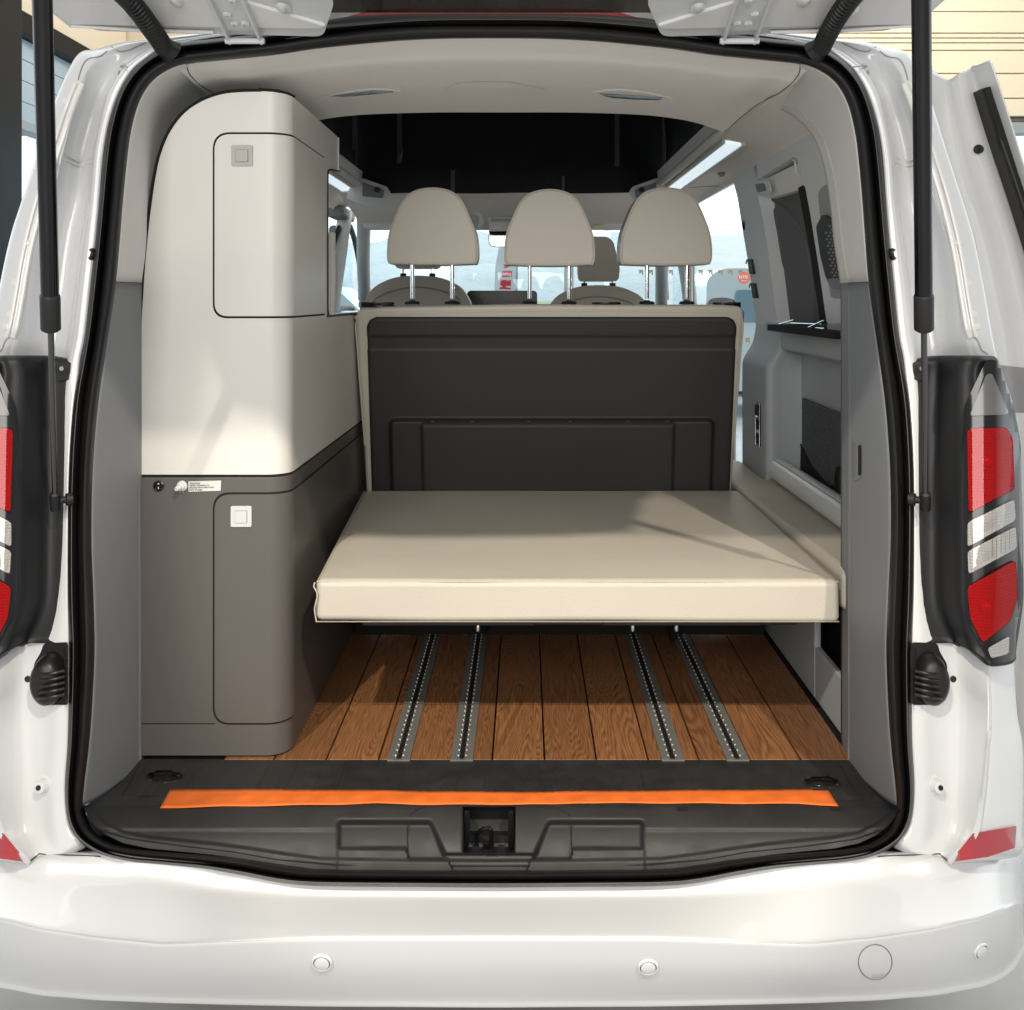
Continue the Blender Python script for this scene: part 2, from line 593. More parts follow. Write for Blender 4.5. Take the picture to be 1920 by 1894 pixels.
def wood():
    m = bpy.data.materials.new("oak_planks")
    m.use_nodes = True
    nt = m.node_tree
    b = nt.nodes['Principled BSDF']
    b.inputs['Roughness'].default_value = 0.42
    tc = nt.nodes.new('ShaderNodeTexCoord')
    at = nt.nodes.new('ShaderNodeAttribute')
    at.attribute_name = 'pid'
    add = nt.nodes.new('ShaderNodeVectorMath')
    add.operation = 'MULTIPLY_ADD'
    cmb = nt.nodes.new('ShaderNodeCombineXYZ')
    for i in range(3):
        nt.links.new(at.outputs['Fac'], cmb.inputs[i])
    add.inputs[1].default_value = (3.7, 5.1, 2.3)
    nt.links.new(cmb.outputs[0], add.inputs[0])
    nt.links.new(tc.outputs['Object'], add.inputs[2])
    mp = nt.nodes.new('ShaderNodeMapping')
    mp.inputs['Scale'].default_value = (1, 0.10, 1)
    nt.links.new(add.outputs[0], mp.inputs[0])
    # broad field whose contour lines make the cathedral grain
    n = nt.nodes.new('ShaderNodeTexNoise')
    n.inputs['Scale'].default_value = 7.5
    n.inputs['Detail'].default_value = 2.5
    n.inputs['Distortion'].default_value = 0.6
    nt.links.new(mp.outputs[0], n.inputs['Vector'])
    mul = nt.nodes.new('ShaderNodeMath'); mul.operation = 'MULTIPLY'; mul.inputs[1].default_value = 430
    nt.links.new(n.outputs[0], mul.inputs[0])
    sn = nt.nodes.new('ShaderNodeMath'); sn.operation = 'SINE'
    nt.links.new(mul.outputs[0], sn.inputs[0])
    mp2 = nt.nodes.new('ShaderNodeMapping')
    mp2.inputs['Scale'].default_value = (1, 0.05, 1)
    nt.links.new(add.outputs[0], mp2.inputs[0])
    n2 = nt.nodes.new('ShaderNodeTexNoise')
    n2.inputs['Scale'].default_value = 330
    n2.inputs['Detail'].default_value = 3
    nt.links.new(mp2.outputs[0], n2.inputs['Vector'])
    mr = nt.nodes.new('ShaderNodeMapRange')
    mr.inputs['From Min'].default_value = -1
    mr.inputs['From Max'].default_value = 1
    mr.inputs['To Max'].default_value = 0.36
    mr.inputs['To Min'].default_value = 0.08
    nt.links.new(sn.outputs[0], mr.inputs[0])
    m2 = nt.nodes.new('ShaderNodeMath'); m2.operation = 'MULTIPLY_ADD'; m2.inputs[1].default_value = 0.75
    nt.links.new(n2.outputs[0], m2.inputs[0])
    nt.links.new(mr.outputs[0], m2.inputs[2])
    rp = nt.nodes.new('ShaderNodeValToRGB')
    e = rp.color_ramp.elements
    e[0].position = 0.28; e[0].color = (0.105, 0.043, 0.018, 1)
    e[1].position = 0.95; e[1].color = (0.335, 0.155, 0.066, 1)
    k = e.new(0.58); k.color = (0.215, 0.094, 0.038, 1)
    nt.links.new(m2.outputs[0], rp.inputs[0])
    hs = nt.nodes.new('ShaderNodeHueSaturation')
    fr = nt.nodes.new('ShaderNodeMath'); fr.operation = 'FRACT'
    f2 = nt.nodes.new('ShaderNodeMath'); f2.operation = 'MULTIPLY'; f2.inputs[1].default_value = 0.618
    nt.links.new(at.outputs['Fac'], f2.inputs[0]); nt.links.new(f2.outputs[0], fr.inputs[0])
    mv = nt.nodes.new('ShaderNodeMapRange'); mv.inputs['To Min'].default_value = 0.82; mv.inputs['To Max'].default_value = 1.12
    nt.links.new(fr.outputs[0], mv.inputs[0]); nt.links.new(mv.outputs[0], hs.inputs['Value'])
    nt.links.new(rp.outputs[0], hs.inputs['Color'])
    nt.links.new(hs.outputs[0], b.inputs['Base Color'])
    bp = nt.nodes.new('ShaderNodeBump'); bp.inputs['Strength'].default_value = 0.25; bp.inputs['Distance'].default_value = 0.001
    nt.links.new(m2.outputs[0], bp.inputs['Height']); nt.links.new(bp.outputs[0], b.inputs['Normal'])
    return m


WOOD = wood()


def glass(name, tint, refl=0.08):
    m = bpy.data.materials.new(name)
    m.use_nodes = True
    nt = m.node_tree
    nt.nodes.clear()
    o = nt.nodes.new('ShaderNodeOutputMaterial')
    t = nt.nodes.new('ShaderNodeBsdfTransparent')
    t.inputs[0].default_value = (*tint, 1)
    g = nt.nodes.new('ShaderNodeBsdfGlossy')
    g.inputs['Roughness'].default_value = 0.02
    x = nt.nodes.new('ShaderNodeMixShader')
    x.inputs[0].default_value = refl
    nt.links.new(t.outputs[0], x.inputs[1])
    nt.links.new(g.outputs[0], x.inputs[2])
    nt.links.new(x.outputs[0], o.inputs[0])
    return m


GLASS = glass("clear_glass", (0.90, 0.97, 1.0), 0.06)
TGLASS = glass("tinted_glass", (0.30, 0.29, 0.285), 0.10)
FGLASS = glass("facade_glass", (0.94, 0.985, 1.0), 0.04)


def concrete():
    m = mat("showroom_concrete", (0.46, 0.45, 0.44), 0.35, bump=0.1, bscale=30, vary=0.22, vscale=2.6, rvary=0.12)
    return m


CONC = concrete()

# ================================================================= THE SETTING
EYE = Vector((0, 0, HC))
o = mk("showroom_floor", *grid([[Vector((-9, -6, 0)), Vector((14, -6, 0))], [Vector((-9, 9.0, 0)), Vector((14, 9.0, 0))]]), CONC)
tag(o, kind='structure')
GRND = mat("outdoor_asphalt", (0.5, 0.53, 0.55), 0.9, vary=0.1, vscale=1)
o = mk("ground", *grid([[Vector((-160, 9.0, -0.06)), Vector((160, 9.0, -0.06))], [Vector((-160, 300, -0.06)), Vector((160, 300, -0.06))]]), GRND)
tag(o, kind='structure')
o = mk("ground_side", *grid([[Vector((-160, -40, -0.08)), Vector((-9, -40, -0.08))], [Vector((-160, 9.0, -0.08)), Vector((-9, 9.0, -0.08))]]), GRND)
tag(o, kind='structure')
o.name = "ground"

# hills with trees beyond the car park
HILL = mat("haze_painted_hillside", (0.90, 0.95, 0.96), 1.0, vary=0.07, vscale=0.5, bump=0.5, bscale=1.2, dist=0.3)  # near-white colour paints haze and glare onto the hills
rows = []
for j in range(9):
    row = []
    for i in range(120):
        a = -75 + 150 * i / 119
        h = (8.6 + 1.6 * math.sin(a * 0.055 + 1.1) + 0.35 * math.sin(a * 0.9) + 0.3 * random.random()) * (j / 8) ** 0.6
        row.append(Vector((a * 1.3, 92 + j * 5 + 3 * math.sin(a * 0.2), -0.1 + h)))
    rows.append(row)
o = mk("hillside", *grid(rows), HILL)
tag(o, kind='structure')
GRASS = mat("grass_verge", (0.52, 0.60, 0.34), 1.0, vary=0.25, vscale=1.6)  # yellow green grass colour, varied by noise
rows = []
for j in range(5):
    rows.append([Vector((-36 + 76 * i / 79, 40 + j * 4, -0.05 + (0.55 + 0.9 * math.sin(i * 0.21) ** 2) * (j / 4) + 0.25 * random.random() * (j > 0)))
                 for i in range(80)])
o = mk("verge", *grid(rows), GRASS)
tag(o, "yellow green grass verge in front of the hill outside", kind='structure')

# front glass facade at 9 m with cream siding above
FZ = 9.0
fac = thing("glass_facade", (0, FZ, 0), "glazed front wall of the showroom with pale grey mullions", "window")
for x in (-7.2, -3.5, 0.385, 2.9, 5.4, 8.0):
    mk("mullion", *box(x - 0.04, x + 0.04, FZ - 0.08, FZ + 0.02, 0.0, 3.03), GREYFR, fac, bevel=0.004)
mk("bottom_rail", *box(-9, 14, FZ - 0.07, FZ + 0.01, 0.0, 0.10), GREYFR, fac)
mk("header_frame", *box(-9, 14, FZ - 0.10, FZ + 0.05, 3.03, 3.13), GREYFR, fac, bevel=0.006)
mk("pane", *box(-9, 14, FZ - 0.012, FZ - 0.004, 0.10, 3.03), FGLASS, fac)
# stickers on the glass
STK = mat("brown_sticker", (0.30, 0.27, 0.17), 0.6)
REDST = mat("red_sticker", (0.62, 0.18, 0.18), 0.6)


def onz(z):
    return lambda x, y, t: P(x, y, z - t)


for i in range(12):
    x0 = 1196 + i * 18.6
    sh = [(x0, 506.5), (x0 + 10, 506), (x0 + 10, 517), (x0 + 6.5, 513), (x0 + 8, 509.5), (x0 + 4.5, 512.5), (x0 + 1, 513.5), (x0 + 3.5, 510)]
    mk("arrow_sticker", *prism(sh, onz(FZ - 0.02), 0.0, 0.002), STK, fac)
mk("arrow_sticker", *prism([(1397, 634), (1406, 633), (1406, 645), (1402, 641), (1398, 642)], onz(FZ - 0.02), 0, 0.002), STK, fac)
mk("round_sticker", *prism([(1395 + 12 * math.cos(a * math.pi / 14), 521 + 11.5 * math.sin(a * math.pi / 14)) for a in range(28)], onz(FZ - 0.03), 0, 0.002), REDST, fac)
ltr = []
for k, (a, b, c, d) in enumerate([(1386, 516, 1388, 523), (1389.5, 517, 1391, 523), (1393, 516, 1395, 522), (1396.5, 516, 1398, 523), (1399.5, 516, 1401.5, 523), (1390, 526, 1400, 527.3)]):
    ltr.append(prism([(a, b), (c, b), (c, d), (a, d)], onz(FZ - 0.034), 0, 0.002))
mk("sticker_lettering", *join(ltr), WHITEPL, fac)

wl = thing("siding_wall", (4.5, FZ, 3.2), "cream ribbed cladding above the front window on the right", "wall")
ys = [-420, -300, -200, -110, -40, 27, 67, 76, 85, 99, 142, 188, 222]
bd = []
for a, b in zip(ys[:-1], ys[1:]):
    z1, z0 = HC - (a - CY) * FZ / F, HC - (b - CY) * FZ / F
    bd.append(box(1.6, 14, FZ - 0.09, FZ + 0.02, z0 + 0.004, z1 - 0.005))
mk("cladding_board", *join(bd), SIDING, wl, bevel=0.006)
mk("backing", *box(1.6, 14, FZ - 0.06, FZ + 0.06, 3.14, 6.3), BLIND, wl)
wl = mk("plaster_wall", *box(-9, 1.59, FZ - 0.09, FZ + 0.08, 3.14, 6.3), PLASTER)
tag(wl, "plain beige plaster wall above the window on the left", "wall")

# left facade
lf = thing("side_facade", (-3.5, 6, 0), "dark framed side window wall left of the van", "window")
mk("header_beam", *box(-3.62, -3.45, 3.0, FZ - 0.12, HC + 1.83, HC + 1.98), ANTHRA, lf, bevel=0.006)
mk("upper_wall", *box(-3.60, -3.50, 3.0, FZ - 0.12, HC + 1.985, 6.3), PLASTER, lf)
mk("transom_rail", *box(-3.60, -3.47, 3.0, FZ - 0.12, HC + 1.17, HC + 1.235), GREYFR, lf, bevel=0.004)
bl = []
for k in range(4):
    a, b = 1.24 + k * 0.148, 1.24 + (k + 1) * 0.148 - 0.008
    bl.append(box(-3.56, -3.53, 3.0, FZ - 0.12, HC + a, HC + b))
mk("blue_transom_panel", *join(bl), BLUEG, lf)
mk("pane", *box(-3.55, -3.54, 3.0, FZ - 0.12, 0.1, HC + 1.165), FGLASS, lf)
for y in (4.2, 8.2):
    mk("mullion", *box(-3.60, -3.47, y - 0.03, y + 0.03, 0, HC + 1.825), ANTHRA, lf, bevel=0.004)
pc = thing("steel_column", (-2.6, 5.0, 0), "tall glossy anthracite steel column left of the van", "column")
mk("shaft", *box(-2.95, -2.62, 5.0, 5.28, 0, 6.3), ANTHRA, pc, bevel=0.008)
mk("corner_strip", *box(-2.96, -2.655, 4.97, 4.995, 0, 6.3), GREYFR, pc, bevel=0.004)

# flag outside
fl = thing("feather_flag", (-0.15, 14, 0), "white feather flag with red letters outside the windscreen", "flag")
CLOTHW = mat("flag_white", (0.85, 0.86, 0.88), 0.8, bump=0.2, bscale=6)
REDL = mat("flag_red", (0.75, 0.03, 0.06), 0.7)


def flagmap(x, y, t):
    q = P(x, y, 14.0 - t)
    q.y += 0.03 * math.sin(y * 0.06)
    return q


mk("banner_cloth", *prism([(927, 600), (927, 540), (929, 500), (934, 470), (942, 440), (955, 415), (967, 410), (968, 440), (968, 600)], flagmap, -0.004, 0.004, ys=rng(410, 600, 10)), CLOTHW, fl)
mk("pole", *tube([P(968.5, 760, 14), P(968.5, 408, 14)], 0.018), GREYFR, fl)
L = [[(943, 496), (951, 496), (957, 499), (949, 502.5), (944, 503), (947, 499.5)],
     [(941.5, 509.5), (960, 508.5), (959.5, 519), (940, 519.5)],
     [(939, 526), (950, 525), (952.5, 528), (955, 525), (958, 526), (958, 536), (947, 536.5), (950, 539.5), (958, 540), (957.5, 543), (936, 542), (937, 539), (943, 538), (938, 534)]]
mk("lettering", *join([prism(q, flagmap, 0.006, 0.012) for q in L]), REDL, fl)

# pale parked vehicles outside
CARP = mat("pale_car_paint", (0.78, 0.86, 0.90), 0.3, coat=0.8)
CARG = mat("pale_car_glass", (0.22, 0.36, 0.46), 0.1, coat=0.5)


def outside_car(x, y, prof, glassp, label, w=1.8, cat="car"):
    c = thing("parked_car", (x, y, 0), label, cat, "cars parked outside the showroom")

    def f(u, v, t):
        return Vector((x + u, y + t, v - 0.05))
    mk("body", *prism(rnd(prof, 0.12, 4), f, 0, w), CARP, c, bevel=0.08)
    mk("side_window", *prism(rnd(glassp, 0.06, 3), f, -0.02, 0.01), CARG, c, bevel=0.01)
    for wx in (prof[0][0] + 0.85, prof[-1][0] - 0.9):
        wv = lathe([(0.0, -0.03), (0.2, -0.04), (0.31, -0.02), (0.33, 0.05), (0.33, 0.2), (0.0, 0.2)], (x + wx, y, 0.30), (0, 1, 0), 24)
        mk("wheel", *wv, TYRE, c)


outside_car(0.2, 17, [(0, 0.3), (0.05, 0.85), (0.9, 1.0), (1.7, 1.5), (3.1, 1.52), (4.0, 1.0), (4.25, 0.9), (4.3, 0.3)],
            [(1.1, 1.02), (1.75, 1.42), (3.0, 1.44), (3.5, 1.05)], "pale car with a sloping roof parked outside the windscreen")
outside_car(2.5, 14, [(0, 0.35), (0.0, 1.9), (0.2, 2.05), (3.4, 2.05), (4.1, 1.3), (4.9, 1.1), (5.0, 0.35)],
            [(0.35, 1.3), (0.4, 1.75), (1.4, 1.75), (1.4, 1.3)], "pale boxy van parked outside, seen through the open side door", cat="van", w=1.9)
outside_car(-6.6, 18, [(0, 0.35), (0.0, 1.7), (0.2, 1.85), (3.2, 1.85), (3.9, 1.2), (4.7, 1.0), (4.8, 0.35)],
            [(0.4, 1.15), (0.4, 1.6), (3.0, 1.6), (3.4, 1.2)], "pale boxy van parked outside beyond the front left seat", cat="van", w=1.9)

# ================================================================= THE CAMPER VAN
VAN = thing("camper_van", (-0.067, 4.0, 0), "white camper van seen from behind with its tailgate open", "van")

# contours of the tailgate opening, right half, outer | inner edge of the rubber seal
SEAL = [((921, 28), (921, 73)), ((1080, 30), (1080, 76)), ((1240, 44), (1240, 90)), ((1346, 60), (1340, 104)), ((1453, 72), (1440, 114)),
        ((1523, 81), (1500, 121)), ((1569, 103), (1538, 135)), ((1601, 131), (1567, 158)), ((1626, 170), (1588, 195)),
        ((1644, 227), (1601, 245)), ((1654, 290), (1608, 298)), ((1661, 372), (1615, 375)), ((1667, 443), (1620, 445)),
        ((1676, 531), (1627, 533)), ((1686, 630), (1641, 632)), ((1705, 739), (1656, 740)), ((1712, 826), (1664, 826)),
        ((1715, 914), (1668, 914)), ((1715, 1018), (1668, 1018)), ((1714, 1123), (1663, 1123)), ((1710, 1220), (1660, 1220)),
        ((1710, 1327), (1664, 1327)), ((1711, 1398), (1669, 1398)), ((1715, 1469), (1677, 1469)), ((1713, 1515), (1680, 1512)),
        ((1706, 1547), (1674, 1540)), ((1688, 1576), (1659, 1563)), ((1649, 1601), (1627, 1582)), ((1596, 1615), (1582, 1592)),
        ((1525, 1622), (1515, 1598)), ((1453, 1629), (1450, 1603)), ((1382, 1641), (1382, 1610)), ((1311, 1655), (1305, 1622)),
        ((1240, 1661), (1240, 1629)), ((1080, 1663), (1080, 1631)), ((921, 1664), (921, 1632))]


def full_ring(fn):
    """fn(outer, inner) -> Vector on the right half; returns the closed loop"""
    rt = [fn(a, b) for a, b in SEAL]
    rt[0].x = MX / 2
    rt[-1].x = MX / 2
    lt = [mir(p) for p in rt[1:-1]][::-1]
    return cr(rt + lt, 6, True)


def lerp2(a, b, t):
    return a[0] + (b[0] - a[0]) * t, a[1] + (b[1] - a[1]) * t


prof = [(-0.02, 0.04), (0.0, 0.004), (0.07, -0.014), (0.17, -0.020), (0.28, -0.013), (0.35, 0.0), (0.40, 0.014), (0.45, 0.0), (0.54, -0.016),
        (0.68, -0.026), (0.84, -0.020), (0.95, -0.002), (1.0, 0.02), (1.02, 0.05)]
rings = []
for t, off in prof:
    def fn(a, b, t=t, off=off):
        x, y = lerp2(a, b, t)
        return P(x, y, zs(y) + off)
    rings.append(full_ring(fn))
sv, sf = grid(rings, closed_u=True)
mk("door_seal", sv, sf, RUBBER, VAN, angle=60)
# thin parting line in the seal (outer lip edge)
rg = full_ring(lambda a, b: P(*lerp2(a, b, 0.20), zs(a[1]) - 0.0205))
mk("seal_moulding_line", *tube(rg, 0.0009, 6, True), mat("seal_edge", (0.06, 0.055, 0.05), 0.4), VAN)

# --- white body round the opening: A seal, B flange, C channel, D strip, E silhouette, then side
BODY = [
    ((1240, 44), (1240, 42), (1240, 40), (1240, 38), (1240, 36), (0, 0, 0.01, 0.02, 0.04)),
    ((1400, 64), (1402, 62), (1404, 60), (1405, 58), (1406, 55), (0, 0, 0.01, 0.02, 0.04)),
    ((1470, 74), (1475, 72), (1482, 70), (1488, 68), (1495, 64), (0, 0, 0.01, 0.02, 0.04)),
    ((1545, 91), (1560, 91), (1585, 90), (1605, 85), (1622, 79), (0, 0.0, 0.03, 0.03, 0.05)),
    ((1580, 112), (1600, 114), (1632, 112), (1652, 103), (1670, 92), (0, 0.0, 0.03, 0.02, 0.04)),
    ((1603, 133), (1623, 137), (1652, 138), (1680, 121), (1702, 100), (0, 0.0, 0.04, 0.005, 0.02)),
    ((1626, 172), (1646, 176), (1672, 182), (1698, 162), (1724, 138), (0, 0.0, 0.05, -0.005, 0.0)),
    ((1644, 227), (1660, 231), (1690, 237), (1712, 215), (1746, 192), (0, 0.0, 0.06, -0.01, -0.005)),
    ((1655, 292), (1671, 294), (1704, 298), (1730, 283), (1768, 262), (0, 0.0, 0.06, -0.01, -0.01)),
    ((1661, 372), (1677, 373), (1712, 372), (1752, 362), (1797, 352), (0, 0.0, 0.055, -0.01, -0.01)),
    ((1667, 443), (1686, 443), (1728, 441), (1776, 438), (1824, 440), (0, 0.0, 0.05, -0.015, -0.015)),
    ((1676, 531), (1696, 531), (1740, 531), (1797, 530), (1843, 531), (0, 0.0, 0.045, -0.02, -0.02)),
    ((1686, 630), (1707, 630), (1752, 632), (1817, 634), (1861, 635), (0, 0.0, 0.04, -0.02, -0.02)),
    ((1697, 690), (1716, 690), (1762, 692), (1830, 690), (1872, 688), (0, 0.0, 0.045, 0.0, -0.01)),
    ((1712, 826), (1728, 826), (1790, 826), (1850, 826), (1898, 826), (0, 0.01, 0.06, 0.03, 0.03)),
    ((1715, 1018), (1730, 1018), (1790, 1018), (1855, 1018), (1904, 1018), (0, 0.01, 0.06, 0.03, 0.03)),
    ((1711, 1200), (1730, 1200), (1795, 1200), (1855, 1200), (1900, 1200), (0, 0.0, 0.01, -0.035, 0.03)),
    ((1710, 1327), (1732, 1327), (1803, 1327), (1857, 1327), (1906, 1327), (0, 0.0, 0.02, -0.05, 0.02)),
    ((1711, 1398), (1733, 1398), (1801, 1398), (1853, 1398), (1916, 1398), (0, 0.0, 0.02, -0.05, 0.01)),
    ((1715, 1480), (1737, 1490), (1799, 1490), (1844, 1490), (1917, 1480), (0, 0.0, 0.02, -0.05, 0.01)),
    ((1706, 1547), (1733, 1560), (1797, 1558), (1828, 1560), (1915, 1550), (0, 0.0, 0.02, -0.05, 0.01)),
    ((1688, 1576), (1718, 1598), (1770, 1604), (1786, 1610), (1912, 1592), (0, 0.0, 0.0, -0.03, 0.015)),
    ((1675, 1590), (1710, 1608), (1766, 1612), (1784, 1620), (1908, 1606), (0.02, 0.02, 0.02, 0.01, 0.05)),
]
brows = []
for st in BODY:
    r = []
    d = st[5]
    pts = []
    for k in range(5):
        x, y = st[k]
        pts.append(P(x, y, zs(y) + d[k]))
    A, B, C_, D, E = pts
    row = [A, B]
    row += [B.lerp(C_, 0.45) + Vector((0, 0.35 * (C_.y - B.y), 0)), C_]
    row += [C_.lerp(D, 0.82) - Vector((0, 0.15 * (C_.y - D.y), 0)), D, D.lerp(E, 0.25) - Vector((0, 0.004, 0)), E]
    dirx = Vector((0.012, 0.10, 0.01))
    if st[0][0] < 1600 and st[0][1] < 120:      # along the roof the surface turns upwards and forwards
        dirx = Vector((0.0, 0.12, 0.022))
    row += [E + dirx * 0.25, E + dirx]
    brows.append(row)
bodyR = tensor(brows, 4, 6)
mk("rear_body_side", *bodyR, PAINT, VAN, angle=50, solid=0.004, label="white painted corner of the body right of the opening")
mk("rear_body_side", *mirvf(bodyR), PAINT, VAN, angle=50, solid=0.004, label="white painted corner of the body left of the opening")
HB = Hit(bodyR)

# roof skin over the rear, running forwards
rr = []
for d, dh in ((2.13, -0.012), (2.16, 0.002), (2.22, 0.016), (2.34, 0.028), (2.46, 0.034)):
    row = []
    for k in range(9):
        t = k / 8
        x = MX / 2 + (t - 0.5) * 2 * 0.78
        row.append(V(x, d, 0.545 + dh + 0.02 * (1 - (2 * t - 1) ** 2) - 0.045 * abs(2 * t - 1) ** 6))
    rr.append(row)
mk("roof_skin", *tensor(rr, 3, 4), PAINT, VAN, solid=0.004)

# raised rain channel strip with dimples down the side edge
RIB = mat("strip_paint", (0.72, 0.70, 0.66), 0.35, coat=0.7)
for m_ in (False, True):
    st_, gr_ = [], []
    pts = [(1694, 158), (1712, 205), (1730, 262), (1752, 330), (1772, 400), (1790, 480), (1803, 560), (1812, 612), (1818, 634)]
    base = [HB.at(x, y, 0.004) for x, y in pts]
    mk("rain_strip", *tube(cr(base, 6), 0.0055, 8), RIB, VAN, mirror=m_)
    base = [HB.at(x + 12, y - 2, 0.001) for x, y in pts]
    mk("rain_strip", *tube(cr(base, 6), 0.004, 8), RIB, VAN, mirror=m_)
    dm = []
    for x, y in ((1722, 190), (1742, 245), (1793, 455), (1812, 530), (1822, 590), (1829, 612)):
        mk("spot_weld", *lathe([(0.008, 0.0), (0.007, 0.002), (0.0, 0.003)], HB.at(x + 3, y, 0.0), HB.normal(x + 3, y), 12), RIB, VAN, mirror=m_)
    # pressed joint across the pillar
    pts = [(1658, 298), (1680, 296), (1700, 303), (1726, 290)]
    for dy in (0, 9):
        mk("sealed_joint", *tube(cr([HB.at(x, y + dy, 0.001) for x, y in pts], 5), 0.0022, 6), RIB, VAN, mirror=m_)
    # sealed crack lines at the roof corner
    for pts in ([(1578, 80), (1592, 86), (1610, 94), (1628, 96), (1642, 88)],
                [(1650, 96), (1664, 106), (1684, 110), (1694, 122), (1700, 140), (1702, 150)],
                [(1597, 126), (1625, 124), (1628, 140)]):
        mk("sealed_joint", *tube(cr([HB.at(x, y, 0.0015) for x, y in pts], 5), 0.0013, 6), mat("sealant", (0.30, 0.29, 0.28), 0.6), VAN, mirror=m_)
    pts = [(1815, 634), (1826, 633), (1834, 640), (1840, 655), (1852, 664)]
    mk("sealed_joint", *tube(cr([HB.at(x, y, 0.0015) for x, y in pts], 5), 0.0012, 6), mat("sealant_b", (0.36, 0.35, 0.34), 0.6), VAN, mirror=m_)
    # black rubber grommet
    mk("rubber_grommet", *lathe([(0.012, -0.004), (0.0125, 0.004), (0.009, 0.008), (0.006, 0.004), (0.0, 0.004)], HB.at(1672, 477, 0.0), HB.normal(1690, 477), 24), RUBBER, VAN, mirror=m_)
    # plug and nub on the lower corner
    mk("black_plug", *lathe([(0.0062, -0.002), (0.006, 0.002), (0.003, 0.0028), (0.0, 0.001)], HB.at(1787, 1273, 0), HB.normal(1787, 1273), 20), BLACK, VAN, mirror=m_)
    nb = HB.at(1752, 1472, 0)
    nn = (HB.normal(1752, 1472) + Vector((-0.25, -0.3, 0.1))).normalized()
    mk("painted_cup", *lathe([(0.019, -0.004), (0.0185, 0.001), (0.014, 0.004), (0.0115, 0.012), (0.0105, 0.018), (0.007, 0.019), (0.0, 0.019)], nb, nn, 28), PAINT, VAN, mirror=m_)
    mk("black_plug", *lathe([(0.0048, 0.0), (0.0048, 0.0025), (0.0, 0.0025)], nb + nn * 0.0185, nn, 18), BLACK, VAN, mirror=m_)

REDGL = glass("red_lens_shell", (0.82, 0.10, 0.115), 0.045)
CLRGL = glass("clear_lens_shell", (0.88, 0.87, 0.86), 0.07)


def reflector():
    m = mat("lamp_reflector", (0.66, 0.65, 0.64), 0.30, metal=0.12)
    nt = m.node_tree
    b = nt.nodes['Principled BSDF']
    tc = nt.nodes.new('ShaderNodeTexCoord')
    sep = nt.nodes.new('ShaderNodeSeparateXYZ')
    nt.links.new(tc.outputs['Object'], sep.inputs[0])

    def M(op, a, bb=None):
        q = nt.nodes.new('ShaderNodeMath')
        q.operation = op
        for i, v in enumerate((a, bb)):
            if v is None: continue
            if isinstance(v, (int, float)): q.inputs[i].default_value = v
            else: nt.links.new(v, q.inputs[i])
        return q.outputs[0]
    g = M('MULTIPLY', M('ABSOLUTE', M('SINE', M('MULTIPLY', sep.outputs[0], 560))), M('ABSOLUTE', M('SINE', M('MULTIPLY', sep.outputs[2], 560))))
    n = nt.nodes.new('ShaderNodeTexNoise')
    n.inputs['Scale'].default_value = 16
    nt.links.new(tc.outputs['Object'], n.inputs['Vector'])
    k = M('ADD', M('MULTIPLY', g, 0.35), M('MULTIPLY', n.outputs[0], 2.0))
    bp = nt.nodes.new('ShaderNodeBump')
    bp.inputs['Strength'].default_value = 1.0
    bp.inputs['Distance'].default_value = 0.003
    nt.links.new(k, bp.inputs['Height'])
    nt.links.new(bp.outputs[0], b.inputs['Normal'])
    return m


REFLCT = reflector()
# --- tail lamps
LH = [
    ((1705, 678), (1750, 673), (1800, 671), (1846, 671), (1868, 671)),
    ((1706, 710), (1752, 704), (1795, 702), (1836, 700), (1880, 703)),
    ((1711, 780), (1750, 778), (1797, 782), (1850, 782), (1901, 782)),
    ((1713, 830), (1750, 830), (1800, 830), (1856, 830), (1912, 830)),
    ((1716, 930), (1750, 930), (1801, 930), (1858, 930), (1916, 930)),
    ((1717, 1030), (1750, 1030), (1801, 1030), (1858, 1030), (1918, 1030)),
    ((1716, 1120), (1752, 1120), (1801, 1120), (1858, 1120), (1919, 1120)),
    ((1713, 1165), (1764, 1165), (1806, 1165), (1862, 1170), (1913, 1170)),
    ((1712, 1198), (1780, 1196), (1818, 1205), (1866, 1225), (1906, 1215)),
    ((1712, 1206), (1786, 1206), (1822, 1222), (1860, 1250), (1902, 1240)),
]
lrows = []
for i, st in enumerate(LH):
    d = (0.005, 0.005, -0.065, -0.085, -0.03)
    pts = [P(x, y, zs(y) + dd) for (x, y), dd in zip(st, d)]
    a, b, c, e, g = pts
    row = [a + Vector((0, 0.02, 0)), a, b, b.lerp(c, 0.5) + Vector((0, 0.008, 0)), c, c.lerp(e, 0.5) - Vector((0, 0.003, 0)), e, g,
           g + Vector((0.004, 0.09, 0))]
    lrows.append(row)
lrows = [[p + Vector((0, 0.05, 0.002)) for p in lrows[0]]] + lrows + [[p + Vector((0, 0.06, -0.002)) for p in lrows[-1]]]
lampvf = tensor(lrows, 4, 5)
HL = Hit(lampvf)
rib_bevel = 0.0012


class LampFace:
    """smooth outer face of the lamp, in front of its housing"""
    def at(self, x, y, t):
        u = (x - 1852) / (50.0 if x < 1852 else 60.0)
        d = 0.0915 - (0.019 if x < 1852 else 0.052) * u * u
        return P(x, y, zs(y) - d - t)

    def decal(self, poly, t0, t1, step=8):
        xs = [p[0] for p in poly]
        ys = [p[1] for p in poly]
        return prism(poly, self.at, t0, t1, rng(min(xs), max(xs), step), rng(min(ys), max(ys), step))


HHS = HL
HL = LampFace()


